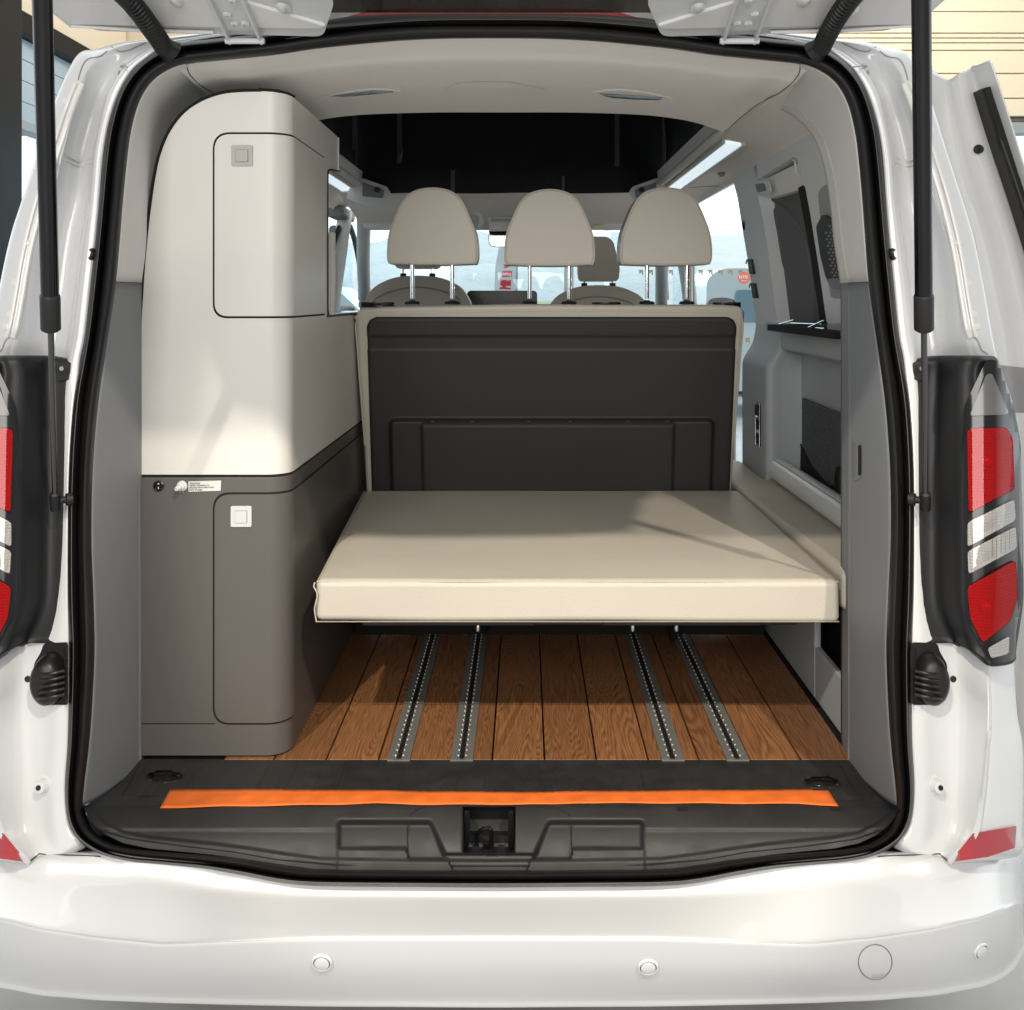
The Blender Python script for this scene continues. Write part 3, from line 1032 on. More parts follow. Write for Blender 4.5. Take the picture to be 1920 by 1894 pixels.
def lamp_unit(name, poly, m, tl, m_):
    ln_ = mk(name, *HL.decal(poly, 0.0075, 0.0095), m, tl, mirror=m_, bevel=0.0008)
    cx = sum(p[0] for p in poly) / len(poly)
    cy = sum(p[1] for p in poly) / len(poly)
    inner = [((p[0] - cx) * 0.97 + cx, (p[1] - cy) * 0.97 + cy) for p in poly]
    mk("lamp_reflector", *HL.decal(inner, 0.0005, 0.0032), REFLCT, tl, mirror=m_)
    if name == "red_lens":
        q = HL.at(cx - 14, cy + 6, 0.003)
        mk("lamp_bulb", *lathe([(0.011, 0.0), (0.010, 0.002), (0.006, 0.0038), (0.0, 0.004)], q, (0, -1, 0), 20), WHITEPL, tl, mirror=m_)
for m_ in (False, True):
    side = "left" if m_ else "right"
    tl = mk("tail_light", *lampvf, BLACK, VAN, mirror=m_, angle=50, solid=0.004)
    fr_ = rnd([(1850, 673), (1872, 676), (1901, 760), (1914, 830), (1918, 1110), (1905, 1185), (1903, 1238), (1860, 1246), (1806, 1150), (1803, 1110), (1803, 800), (1807, 765)], 10)
    mk("lamp_bezel", *HL.decal(fr_, -0.03, 0.003, 8), GLOSSB, tl, mirror=m_, angle=50)
    mk("smoked_lens", *HL.decal(rnd([(1849, 702), (1860, 700), (1893, 777), (1818, 780)], 7), 0.001, 0.0085), LENSD, tl, mirror=m_, bevel=rib_bevel)
    lamp_unit("red_lens", rnd([(1812, 803), (1886, 800), (1899, 820), (1903, 918), (1815, 964)], 9), REDGL, tl, m_)
    lamp_unit("clear_lens", rnd([(1813, 980), (1903, 935), (1906, 975), (1813, 1027)], 7), CLRGL, tl, m_)
    lamp_unit("clear_lens", rnd([(1813, 1034), (1906, 986), (1908, 1028), (1815, 1078)], 7), CLRGL, tl, m_)
    lamp_unit("red_lens", rnd([(1812, 1100), (1905, 1049), (1909, 1120), (1895, 1165), (1842, 1208), (1818, 1160)], 9), REDGL, tl, m_)
    lamp_unit("clear_lens", rnd([(1851, 1216), (1893, 1192), (1892, 1226), (1858, 1235)], 6), CLRGL, tl, m_)
    for yy in (975, 1032):
        ln = [tube([HL.at(1844, yy + 6 * k + 8, 0.007), HL.at(1867, yy + 6 * k - 4, 0.007)], 0.0005, 6) for k in range(3)]
        mk("lens_marks", *join(ln), GREYPL, tl, mirror=m_)
    # mounting flap with screw, recess line
    mk("mounting_flap", *HHS.decal(rnd([(1711, 679), (1745, 676), (1742, 715), (1713, 712)], 5), 0.0, 0.006), BLACK, tl, mirror=m_, bevel=0.001)
    mk("screw", *lathe([(0.0055, 0.0), (0.005, 0.004), (0.0, 0.004)], HHS.at(1727, 691, 0.006), (0, -1, 0), 6), STEEL, tl, mirror=m_)

# bump stops under the lamps
for m_ in (False, True):
    bs = mk("stop_pocket", *prism(rnd([(1708, 1204), (1758, 1206), (1762, 1222), (1776, 1245), (1776, 1310), (1762, 1322), (1708, 1322)], 8), lambda x, y, t: HB.at(x, y, t), 0.0, 0.002, rng(1708, 1776, 12), rng(1204, 1322, 12)), DARKPIT, VAN, mirror=m_)
    bs.name = "bump_stop"
    prof = [(0.0, 0.040), (0.022, 0.038), (0.030, 0.030), (0.034, 0.012), (0.034, -0.004)]
    c0 = HB.at(1741, 1270, 0.0)
    vs, fs = lathe(prof[::-1], Vector((0, 0, 0)), (0, -1, 0), 40)
    vs = [Vector((c0.x + v.x * 0.95, c0.y + v.y, c0.z + v.z * 1.42)) for v in vs]
    bw = mk("rubber_buffer", vs, fs, RUBBER, bs, mirror=m_, angle=60)
    rb = []
    for k in range(5):
        yy = 1262 + k * 11
        rb.append(tube(cr([P(1716, yy - 4, zs(yy) - 0.030), P(1738, yy + 1, zs(yy) - 0.042), P(1758, yy + 3, zs(yy) - 0.036), P(1770, yy + 3, zs(yy) - 0.018)], 5), 0.0032, 8))
    mk("buffer_rib", *join(rb), RUBBER, bs, mirror=m_)

# --- bumper
BX = [921, 1080, 1240, 1400, 1460, 1520, 1580, 1640, 1700, 1750, 1800, 1840, 1880, 1905, 1918]


def tab(x, t):
    for (a, va), (b, vb) in zip(t[:-1], t[1:]):
        if x <= b:
            return va + (vb - va) * (x - a) / (b - a)
    return t[-1][1]


def bump_point(x, r):
    zc = tab(x, [(921, 0), (1400, 0.008), (1640, 0.025), (1750, 0.042), (1800, 0.058), (1840, 0.08), (1880, 0.125), (1905, 0.18), (1918, 0.26)])
    crease = tab(x, [(921, 1761), (1240, 1762), (1340, 1763), (1430, 1769), (1520, 1771), (1640, 1760), (1750, 1744), (1840, 1723), (1880, 1708), (1918, 1688)])
    bot = tab(x, [(921, 1884), (1240, 1882), (1400, 1879), (1520, 1876), (1640, 1871), (1750, 1862), (1840, 1845), (1880, 1827), (1905, 1800), (1918, 1760)])
    seal = tab(x, [(921, 1658), (1240, 1655), (1311, 1648), (1382, 1634), (1453, 1622), (1525, 1614), (1596, 1606), (1640, 1600), (1700, 1604), (1760, 1604), (1780, 1616), (1840, 1608), (1918, 1592)])
    fl_ = tab(x, [(921, 1676), (1240, 1674), (1311, 1668), (1382, 1657), (1453, 1650), (1525, 1644), (1596, 1634), (1640, 1622), (1700, 1617), (1760, 1614), (1800, 1628), (1918, 1604)])
    rc = tab(x, [(921, 1686), (1240, 1684), (1382, 1674), (1453, 1668), (1525, 1660), (1596, 1652), (1660, 1645), (1720, 1640), (1800, 1640), (1918, 1612)])
    k = smooth(1700, 1800, x)
    if r == 0: return P(x, seal - 6, 1.90 * (1 - k) + (1.86) * k + zc * k)
    if r == 1: return P(x, seal, 1.885 * (1 - k) + 1.835 * k + zc * k)
    if r == 2: return P(x, fl_, 1.872 * (1 - k) + 1.818 * k + zc * k)
    if r == 3: return P(x, rc, 1.862 * (1 - k) + 1.808 * k + zc * k)
    if r == 4: return P(x, rc + (crease - rc) * 0.25, 1.828 * (1 - k) + 1.79 * k + zc * (0.4 + 0.6 * k))
    if r == 5: return P(x, crease - 12, 1.748 + zc)
    if r == 6: return P(x, crease - 2, 1.736 + zc)
    if r == 7: return P(x, crease + 6, 1.734 + zc)
    if r == 8: return P(x, (crease + bot) / 2, 1.756 + zc)
    if r == 9: return P(x, bot - 8, 1.800 + zc)
    if r == 10: return P(x, bot, 1.820 + zc)
    q = P(x, bot, 1.820 + zc)
    return Vector((q.x * 0.985, q.y + 0.12, q.z - 0.002))


rows = []
for r in range(12):
    rt = [bump_point(x, r) for x in BX]
    rt[0].x = MX / 2
    last = rt[-1]
    rt.append(last + Vector((0.012, 0.12, 0.0)))
    rt.append(last + Vector((0.018, 0.45, 0.0)))
    lt = [mir(p) for p in rt[1:]][::-1]
    rows.append(lt + rt)
bumpvf = tensor(rows, 4, 4)
HP = Hit(bumpvf)
bumper = mk("bumper", *bumpvf, PAINT, VAN, angle=60, solid=0.004)


def ringgroove(px, py, r, par, t=0.0011, m=GUTTER, nn=36):
    pts = [HP.at(px + r * math.cos(a * 2 * math.pi / nn), py + r * math.sin(a * 2 * math.pi / nn) * 1.05, 0.0006) for a in range(nn)]
    return tube(pts, t, 6, True)


GROOVE = mat("panel_gap", (0.05, 0.05, 0.05), 0.9)
for x, y, s in ((604, 1804, 1), (1215, 1812, 1), (1838, 1782, 0.9), (-2, 1768, 0.9)):
    if x < 0:
        q = mir(HP.at(1845, 1782, 0)); n_ = mir(HP.at(1845, 1782, 0) + HP.normal(1845, 1782)) - q
    else:
        q, n_ = HP.at(x, y, 0), HP.normal(x, y)
    n_ = (n_.normalized() + Vector((0, -0.25, 0.0))).normalized()
    s *= 1.2
    q = q + n_ * 0.0022
    sn = mk("parking_sensor", *lathe([(0.0155 * s, -0.001), (0.0145 * s, 0.0015), (0.0125 * s, 0.0022), (0.0118 * s, 0.0005), (0.0, 0.0005)], q, n_, 32), PAINT, bumper)
    mk("sensor_face", *lathe([(0.0108 * s, 0.0), (0.0106 * s, 0.0024), (0.0095 * s, 0.003), (0.0, 0.003)], q, n_, 32), PAINT, sn)
    mk("sensor_gap", *lathe([(0.0119 * s, 0.0), (0.0119 * s, 0.0012), (0.0, 0.0012)], q, n_, 32), GROOVE, sn)
tc_ = mk("tow_eye_cover", *HP.decal([(1641 + 30.5 * math.cos(a * math.pi / 24), 1804 + 31 * math.sin(a * math.pi / 24)) for a in range(48)], -0.001, 0.0022, 12), PAINT, bumper, bevel=0.0008)
mk("cover_gap", *ringgroove(1641, 1804, 31.5, None, 0.0009, nn=60), mat("fine_gap", (0.2, 0.2, 0.19), 0.8), tc_)
# reflectors and joint lines
HBP = Hit(bodyR, bumpvf)
REFL = mat("red_reflector", (0.36, 0.008, 0.018), 0.2, coat=1.0, bump=0.6, bscale=240, dist=0.001)
for m_ in (False, True):
    rt_ = [(x, min(HBP.at(x, y, 0).y for y in ys_) - 0.004) for x, ys_ in ((1776, (1610, 1616)), (1800, (1596, 1605)), (1824, (1566, 1590, 1605)), (1850, (1570, 1590)), (1880, (1560, 1590)), (1908, (1552, 1585)))]
    mk("reflector", *prism(rnd([(1780, 1617), (1824, 1563), (1906, 1549), (1903, 1590), (1853, 1607)], 2), lambda x, y, t: P(x, y, tab(x, rt_) - t), -0.012, 0.003, (1800, 1824, 1850, 1880)), REFL, VAN, mirror=m_, bevel=0.0015)
    mk("body_joint", *tube([HBP.at(x, y, 0.0008) for x, y in ((1646, 1606), (1680, 1604), (1720, 1603), (1762, 1601), (1770, 1608), (1778, 1615))], 0.0011, 6), GROOVE, VAN, mirror=m_)

# --- gas struts
for m_ in (False, True):
    b0 = V(-0.90, 1.94, -0.387)
    e0 = V(-0.69, 1.43, 0.745)

    def at(t):
        return b0.lerp(e0, t)
    ax = (e0 - b0).normalized()
    Ln = (e0 - b0).length
    gs = mk("gas_strut", *lathe([(0.0, 0.30 * Ln), (0.0148, 0.30 * Ln), (0.0148, 0.985 * Ln), (0.012, Ln), (0, Ln)], b0, ax, 32), STRUT, VAN, mirror=not m_)
    mk("strut_collar", *lathe([(0.014, 0.293 * Ln), (0.0168, 0.295 * Ln), (0.0170, 0.345 * Ln), (0.0155, 0.348 * Ln), (0.0148, 0.349 * Ln)], b0, ax, 32), BLACK, gs, mirror=not m_)
    mk("piston_rod", *lathe([(0.0053, 0.0), (0.0053, 0.30 * Ln), (0, 0.30 * Ln)], b0, ax, 20), RODM, gs, mirror=not m_)
    mk("ball_joint", *join([lathe([(0.0, -0.022), (0.0095, -0.02), (0.0105, 0.0), (0.0095, 0.016), (0.006, 0.02)], b0, ax, 20),
                            lathe([(0.007, -0.004), (0.007, 0.018), (0.012, 0.019), (0.012, 0.03)], b0, (0.9, 0.6, 0), 16)]), BLACK, gs, mirror=not m_)

# --- tailgate, lifted above the camera
TG = thing  # alias


def tgp(x, s, o=0.0):
    """point on the raised tailgate: s metres from the hinge edge, o below its skin"""
    a = R(19)
    return Vector((x, 2.045 - s * math.cos(a) - o * math.sin(a) * 0, HC + 0.552 + s * math.sin(a) - o))


def tgprism(poly, t0, t1, xs=(), ys=()):
    return prism(poly, lambda x, y, t: tgp(x, y, t), t0, t1, xs, ys)


c_ = MX / 2
tail = None
fr = []
W1, W2 = 0.87, 0.33
# frame as four members round the window
left = [(c_ - W1 + 0.06, 0.0), (c_ - W2 - 0.03, 0.0), (c_ - W2 + 0.07, 0.12), (c_ - W1 + 0.16, 0.95), (c_ - W1 + 0.16, 1.30), (c_ - W1 + 0.06, 1.32), (c_ - W1 - 0.03, 0.2), (c_ - W1 - 0.02, 0.06)]
vf1 = tgprism(rnd([(c_ - 0.80, 0.0), (c_ - 0.345, -0.02), (c_ - 0.30, 0.10), (c_ - 0.33, 0.16), (c_ - 0.66, 0.22), (c_ - 0.70, 0.75), (c_ - 0.88, 0.75), (c_ - 0.89, 0.16), (c_ - 0.86, 0.07)], 0.02), -0.03, 0.012)
vf2 = mirvf(vf1)
vf3 = tgprism([(c_ - 0.86, 0.752), (c_ + 0.86, 0.752), (c_ + 0.86, 1.18), (c_ + 0.74, 1.25), (c_ - 0.74, 1.25), (c_ - 0.86, 1.18)], -0.03, 0.03)
tail = mk("tailgate", *join([vf1, vf2, vf3]), GUTTER, VAN, bevel=0.008, angle=40)
mk("tailgate_skin", *tgprism([(c_ - 0.84, 0.035), (c_ - 0.34, 0.02), (c_ - 0.33, 0.03), (c_ - 0.70, 0.24), (c_ - 0.72, 0.74), (c_ - 0.86, 0.74), (c_ - 0.875, 0.14)], 0.012, 0.02), PAINT_IN, tail, bevel=0.003)
vs_, fs_ = tgprism([(c_ - 0.84, 0.035), (c_ - 0.34, 0.02), (c_ - 0.33, 0.03), (c_ - 0.70, 0.24), (c_ - 0.72, 0.74), (c_ - 0.86, 0.74), (c_ - 0.875, 0.14)], 0.012, 0.02)
mk("tailgate_skin", *mirvf((vs_, fs_)), PAINT_IN, tail, bevel=0.003)
mk("rear_window", *tgprism([(c_ - 0.345, -0.01), (c_ + 0.345, -0.01), (c_ + 0.72, 0.26), (c_ + 0.72, 0.77), (c_ - 0.72, 0.77), (c_ - 0.72, 0.26)], -0.034, -0.031), TGLASS, tail)
lt = mk("licence_trim", *tgprism(rnd([(c_ - 0.6, 0.8), (c_ + 0.6, 0.8), (c_ + 0.6, 1.15), (c_ - 0.6, 1.15)], 0.05), 0.03, 0.045), BLACK, tail, bevel=0.006)
lt.name = "tailgate_inner_trim"
for m_ in (False, True):
    hz = []
    for dx in (-0.032, 0.032):
        hz.append(tgprism([(c_ - 0.50 + dx - 0.003, -0.012), (c_ - 0.50 + dx + 0.003, -0.012), (c_ - 0.50 + dx + 0.003, 0.22), (c_ - 0.50 + dx - 0.003, 0.22)], 0.018, 0.034))
    hz.append(tgprism([(c_ - 0.53, 0.02), (c_ - 0.47, 0.02), (c_ - 0.47, 0.22), (c_ - 0.53, 0.22)], 0.016, 0.022))
    hz.append(tube([tgp(c_ - 0.54, -0.004, 0.03), tgp(c_ - 0.46, -0.004, 0.03)], 0.006, 10))
    hg = mk("hinge", *join(hz), GUTTER, tail, mirror=m_, bevel=0.0015)
    bo = [lathe([(0.009, 0.0), (0.0085, 0.006), (0.004, 0.007), (0.004, 0.004), (0, 0.004)], tgp(c_ - 0.50 + a, b, 0.022), (0, -0.3, -1), 6) for a, b in ((-0.008, 0.045), (0.014, 0.045), (-0.014, 0.075), (0.008, 0.12))]
    for q_ in bo:
        mk("hinge_bolt", *q_, GUTTER, tail, mirror=m_)
    sg = []
    for a, s in ((0.70, 0.08), (0.60, 0.11), (0.40, 0.09), (0.66, 0.17)):
        vs, fs = lathe([(0.020, 0.0), (0.017, 0.005), (0.008, 0.0095), (0.0, 0.010)], Vector((0, 0, 0)), (0, 0, -1), 20)
        c0 = tgp(c_ - a, s, 0.018)
        mk("pressing", [Vector((c0.x + v.x * 0.7, c0.y + v.y * 1.5, c0.z + v.z)) for v in vs], fs, PAINT_IN, tail, mirror=m_, angle=60)
    mk("frame_lip", *tube([tgp(x, s, 0.018) for x, s in ((c_ - 0.875, 0.22), (c_ - 0.868, 0.13), (c_ - 0.838, 0.03), (c_ - 0.70, 0.012), (c_ - 0.56, 0.006))], 0.004, 8), PAINT_IN, tail, mirror=m_)
    # corrugated loom tube
    path = cr([P(308, 90, 2.085), P(298, 74, 2.04), P(281, 50, 1.97), P(262, 24, 1.92), P(238, -4, 1.87), P(205, -34, 1.80)], 66)
    k = [0]
    vs, fs = tube(path, lambda t: 0.0115 + 0.0085 * abs(math.sin(t * math.pi * 24)) ** 0.9, 20)
    mk("wiring_bellows", vs, fs, RUBBER, tail, mirror=m_, angle=70)
    mk("bellows_boot", *lathe([(0.026, -0.012), (0.022, 0.0), (0.018, 0.012)], P(314, 92, 2.09), (-0.5, -0.75, 0.45), 20), RUBBER, tail, mirror=m_)

# third brake light and dark garnish above the seal
bl_ = mk("high_brake_light", *prism(rnd([(642, 34), (690, 20), (760, 16), (1085, 16), (1152, 21), (1200, 34), (1200, 44), (642, 44)], 6), lambda x, y, t: P(x, y, 2.15 - t), 0.0, 0.03), BRAKE, VAN, bevel=0.004)
gr = []
pts = [(600, 47), (660, 38), (760, 33), (921, 32), (1085, 33), (1190, 39), (1250, 48)]
mk("roof_garnish", *tube(cr([P(x, y + 4, 2.125) for x, y in pts], 8), 0.012, 12), BLACK, VAN)

# --- pop-up roof: grey canvas outside, black cloth within
cv = []
for side in range(2):
    pass
rows = []
for j in range(14):
    t = j / 13
    row = []
    for i in range(60):
        u = i / 59
        x = -0.70 + 1.27 * u
        row.append(V(x + 0.004 * math.sin(j * 1.7 + i), 2.46 + 0.035 * math.sin(i * 0.55 + 2.2 * math.sin(j * 0.5)) + 0.02 * math.sin(i * 0.23 + j * 1.1) + 0.05 * t, 0.56 + 0.9 * t))
    rows.append(row)
mk("pop_up_roof_canvas", *grid(rows), CANVAS, VAN, angle=80, solid=0.004)
tp = []
tp.append(hbox(-0.70, 0.575, 2.77, 2.79, 0.52, 1.5))     # near inner wall
mk("pop_up_roof_shell", *hbox(-0.78, 0.66, 2.3, 4.5, 1.50, 1.56), PAINT, VAN, bevel=0.02)
for (x0, x1) in ((-0.735, -0.725), (0.595, 0.605)):
    rows = []
    for j in range(8):
        rows.append([V((x0 + x1) / 2 + 0.012 * math.sin(i * 0.9 + j) * (j > 0), 2.62 + (4.34 - 2.62) * i / 23, 0.515 + 0.985 * j / 7) for i in range(24)])
    mk("roof_tent_wall", *grid(rows), TENT, VAN, angle=80, solid=0.004)
rows = []
for j in range(10):
    rows.append([V(-0.75 + 1.37 * i / 39, 4.34 + 0.018 * math.sin(i * 0.5 + j * 0.7), 0.452 + 1.05 * j / 9) for i in range(40)])
mk("roof_tent_wall", *grid(rows), TENT, VAN, angle=80, solid=0.004)
rows = []
for j in range(6):
    rows.append([V(-0.75 + 1.37 * i / 19, 2.60 + 0.01 * math.sin(i * 0.5 + j * 0.7), 0.53 + 0.97 * j / 5) for i in range(20)])
mk("roof_tent_wall", *grid(rows), TENT, VAN, angle=80, solid=0.004)
for x, y0, y1, z, w in ((749, 190, 306, 4.2, 0.010), (1157, 190, 312, 4.2, 0.010), (663, 190, 282, 3.9, 0.004), (1244, 190, 300, 3.9, 0.003), (849, 320, 362, 4.28, 0.008), (1056, 330, 362, 4.28, 0.006)):
    a, b = P(x, y0, z), P(x, y1, z)
    mk("tent_strap", *box(a.x - w, a.x + w, z - 0.004, z, b.z, a.z), TENTSTRAP, VAN)
mk("strap_buckle", *tube([P(752, 268, 4.18), P(754, 286, 4.18), P(750, 298, 4.18)], 0.004, 8), STEEL, VAN)

# --- headliner over the rear opening
HR = [  # px, py at seal inner edge | mid | lamp shelf | rear edge of the roof hatch
    ((921, 72), (921, 118), (921, 168), (921, 211)),
    ((1080, 74), (1080, 120), (1075, 168), (1060, 211)),
    ((1240, 88), (1225, 130), (1200, 172), (1175, 214)),
    ((1340, 102), (1310, 140), (1275, 180), (1240, 219)),
    ((1440, 112), (1390, 150), (1345, 188), (1300, 229)),
    ((1500, 119), (1450, 152), (1400, 186), (1345, 243)),
    ((1520, 126), (1488, 160), (1440, 186), (1357, 248)),
]


def hz(k):
    return (2.13, 2.235, 2.45, 2.80)[k]


rows = []
for st in HR:
    row = [P(st[k][0], st[k][1], hz(k)) for k in range(4)]
    row = [row[0] + Vector((0, -0.005, 0.012)), row[0], row[0].lerp(row[1], 0.6), row[1], row[1].lerp(row[2], 0.5) - Vector((0, 0, 0.003)), row[2], row[2].lerp(row[3], 0.55), row[3], row[3] + Vector((0, 0.008, 0.02)), row[3] + Vector((0, 0.008, 0.1))]
    rows.append(row)
rows[0] = [Vector((MX / 2, p.y, p.z)) for p in rows[0]]
full = [[mir(p) for p in r] for r in rows[1:]][::-1] + rows
headvf = tensor(full, 4, 5)
HH = Hit(headvf)
head = mk("headliner", *headvf, HEAD, VAN, angle=60, solid=0.006, soff=1)
for (pts, mm) in (([(612, 181), (650, 176), (700, 170), (735, 171), (738, 173), (690, 178), (645, 182)], BLACK),
                  ([(1122, 175), (1160, 177), (1205, 180), (1244, 183), (1236, 188), (1190, 187), (1150, 184), (1135, 181)], BLACK)):
    s_ = mk("reading_lamp_recess", *HH.decal(rnd(pts, 2), 0.0, 0.003, 10), GLOSSB, head, bevel=0.001)
mk("lamp_bezel", *tube(cr([HH.at(x, y, 0.001) for x, y in ((606, 183), (640, 174), (680, 168), (720, 167), (750, 171))], 5), 0.002, 8), HEAD, head)
mk("lamp_bezel", *tube(cr([HH.at(x, y, 0.001) for x, y in ((1112, 172), (1150, 168), (1190, 170), (1230, 177), (1262, 184))], 5), 0.002, 8), HEAD, head)
mk("recess_glint", *tube([HH.at(x, y, 0.004) for x, y in ((662, 177.5), (680, 175.5), (694, 174))], 0.0009, 6), CHROME, head)  # thin chrome tube modelled as a highlight in the lamp recess
mk("centre_ledge", *HH.decal(rnd([(835, 166), (860, 156), (900, 153), (950, 153), (985, 160), (1025, 168), (1020, 174), (840, 174)], 6), 0.0, 0.006, 10), HEAD, head, bevel=0.0045)
# seams of the liner
SEAM = mat("liner_seam", (0.10, 0.09, 0.085), 0.8)

# --- pillar trims beside the opening, light above, slate below
PT = [  # inner edge of seal | free edge by the wall, depth of free edge
    ((1502, 120), (1440, 187), 2.52), ((1520, 126), (1470, 195), 2.49), ((1543, 138), (1500, 210), 2.45), ((1569, 160), (1530, 240), 2.40), ((1588, 195), (1546, 270), 2.33),
    ((1601, 245), (1556, 305), 2.28), ((1608, 298), (1564, 345), 2.25), ((1615, 375), (1571, 400), 2.23), ((1620, 445), (1577, 456), 2.215),
    ((1627, 528), (1589, 530), 2.20)]
PL = [((1627, 530), (1589, 532), 2.20), ((1641, 632), (1590, 632), 2.2), ((1656, 740), (1590, 740), 2.2), ((1664, 826), (1590, 826), 2.2), ((1668, 914), (1590, 914), 2.2), ((1668, 1018), (1590, 1018), 2.2),
      ((1663, 1123), (1590, 1123), 2.2), ((1660, 1220), (1590, 1220), 2.2), ((1664, 1327), (1590, 1327), 2.2), ((1669, 1398), (1590, 1390), 2.2), ((1677, 1469), (1591, 1425), 2.2), ((1682, 1512), (1592, 1437), 2.2)]


def trim(sts):
    rows = []
    for a, b, d in sts:
        A = P(a[0], a[1], zs(a[1]) + 0.004)
        B = P(b[0], b[1], d)
        n = Vector((0, -1, 0))
        rows.append([A + Vector((0.004, 0.0, 0)), A.lerp(B, 0.03) + n * 0.002, A.lerp(B, 0.2) + n * 0.018, A.lerp(B, 0.45) + n * 0.03, A.lerp(B, 0.75) + n * 0.022, B + n * 0.012, B, B + Vector((0.006, 0.07, 0))])
    return tensor(rows, 4, 4)


tu, tlw = trim(PT), trim(PL)
HT = Hit(tlw)
for m_ in (False, True):
    mk("upper_pillar_trim", *tu, TRIM_L, VAN, mirror=m_, angle=60, solid=0.004, soff=1)
    lp_ = mk("lower_pillar_trim", *tlw, TRIM_D, VAN, mirror=m_, angle=60, solid=0.004, soff=1)
    mk("trim_joint", *tube([P(x, y, d) for x, y, d in ((1627, 529, zs(529) - 0.002), (1612, 529.5, 2.07), (1600, 530, 2.14), (1589, 531, 2.19))], 0.0012, 6), SEAM, VAN, mirror=m_)
    if not m_:
        pk = mk("trim_pocket", *HT.decal(rnd([(1598, 826), (1613, 830), (1614, 896), (1604, 903), (1598, 898)], 4), 0.0, 0.004, 10), TRIM_D, lp_, bevel=0.002)
        mk("pocket_slot", *HT.decal(rnd([(1609, 834), (1614.5, 835), (1614.5, 890), (1609, 892)], 2), 0.003, 0.0055, 10), DARKPIT, lp_)
for m_ in (False, True):
    mk("liner_joint", *tube(cr([HH.at(x, y, 0.0006) for x, y in ((1501, 122), (1497, 140), (1480, 160), (1458, 176), (1436, 187), (1420, 196), (1398, 213), (1378, 230), (1358, 247))], 5), 0.0012, 6), SEAM, VAN, mirror=m_)

# --- sill trim: ribbed loading plate, sculpted front
sealy = [(157, 1510), (165, 1530), (178, 1545), (200, 1563), (232, 1578), (280, 1588), (342, 1594), (400, 1600), (461, 1608), (540, 1620), (602, 1628), (760, 1631), (921, 1632)]


def bot_y(x):
    xx = x if x <= 921 else 1843 - x
    return tab(max(157, xx), sealy)


def sillfn(px, py):
    """depth heightfield of the sill"""
    by = bot_y(px)
    if py <= 1512:
        h = -1.0
        # faint broad ribs
        X = (px - CX) * (1000.0 * 1.9 / 1000 / ((py - CY))) if False else (px - CX) / (py - CY)
        X = X * 1.0
        rib = (X / 0.058) % 1.0
        if 1432 < py < 1500:
            h += 0.0022 * (smooth(0.0, 0.1, rib) - smooth(0.5, 0.6, rib))
        for ex, ey in ((308, 1457), (1540, 1468)):
            e = math.hypot((px - ex) / 33.0, (py - ey) / 10.0)
            if e < 1.15:
                h -= 0.02 * (1 - smooth(0.8, 1.12, e))
        z = -h * F / (py - CY)
        return P(px, py, z)
    # front: rounded nose and vertical face
    t = (py - 1512) / max(1.0, by - 1512)
    z0 = F / (1512 - CY)
    z = z0 - 0.055 * math.sin(min(1, t * 1.15) * math.pi / 2) ** 0.8 - 0.038 * t
    # emboss
    rec = 0.0
    wl_ = 811 + max(0, py - 1543) * 0.42
    wr_ = 1025 - max(0, py - 1543) * 0.42
    for x0, x1, q in ((632, wl_, 765), (wr_, 1208, 1071)):
        low_ = 1594 + 20 * (smooth(760, 768, px) * (1 - smooth(1068, 1076, px)))
        ins = smooth(x0 - 3, x0 + 9, px) * (1 - smooth(x1 - 9, x1 + 3, px)) * smooth(1534, 1550, py) * (1 - smooth(low_ - 6, low_, py))
        rec = max(rec, 0.022 * ins)
    if wl_ < px < wr_:
        rec = max(rec, 0.012 * smooth(1600, 1604, py))
    # latch well
    sd = rrect(px, py, 868, 1500, 966, 1601, 3)
    rec = max(rec, 0.075 * (1 - smooth(-2.5, 0.5, sd))) if py > 1514 else rec
    # long step line
    if px < 632 or px > 1208:
        rec += 0.004 * smooth(1552, 1560, py)
    # outer lip round the edge
    dl = by - py
    rec -= 0.008 * smooth(22, 14, dl) * 1.0 if dl < 22 else 0.0
    return P(px, py, z + rec)


rows = []
ysamp = [1423, 1428, 1432, 1436] + [1440 + 4 * k for k in range(16)] + [1502, 1506, 1509, 1511.9]
nf = 44
xs_ = [157 + 3.0 * k for k in range(int((1686 - 157) / 3) + 1)]
for py in ysamp:
    row = []
    for px in xs_:
        # narrow the plate towards the inside
        k = (1512 - py) / (1512 - 1423)
        xl, xr = 157 + (248 - 157) * k ** 0.8, 1686 + (1596 - 1686) * k ** 0.8
        u = (px - 157) / (1686 - 157)
        row.append(sillfn(xl + (xr - xl) * u, py))
    rows.append(row)
for j in range(nf + 1):
    row = []
    for px in xs_:
        by = bot_y(px)
        py = 1512.2 + (by + 3 - 1512.2) * j / nf
        row.append(sillfn(px, min(py, by + 3)))
    rows.append(row)
sillvf = grid(rows)
HS = Hit(sillvf)
sill = mk("sill_trim", *sillvf, SILL, VAN, angle=75)
for pts in ([(765, 1601), (764, 1570), (766, 1530), (785, 1517), (800, 1513)], [(1072, 1604), (1071, 1570), (1070, 1530), (1055, 1520), (1030, 1512)],
            [(648, 1428), (640, 1455), (631, 1478)], [(1198, 1432), (1204, 1455), (1208, 1478)],
            [(1575, 1435), (1595, 1470), (1616, 1500), (1560, 1503)], [(262, 1432), (245, 1465), (228, 1492), (300, 1494)],
            [(170, 1600 - 70), (190, 1556), (240, 1572), (340, 1586), (440, 1598), (520, 1612), (640, 1622), (921, 1624), (1200, 1622), (1322, 1612), (1400, 1598), (1500, 1588), (1600, 1574), (1652, 1556), (1672, 1530)]):
    pp = [HS.at(x, y, 0.0004) for x, y in pts]
    mk("sill_seam", *tube(pp, 0.0010, 6), DARKPIT, sill)
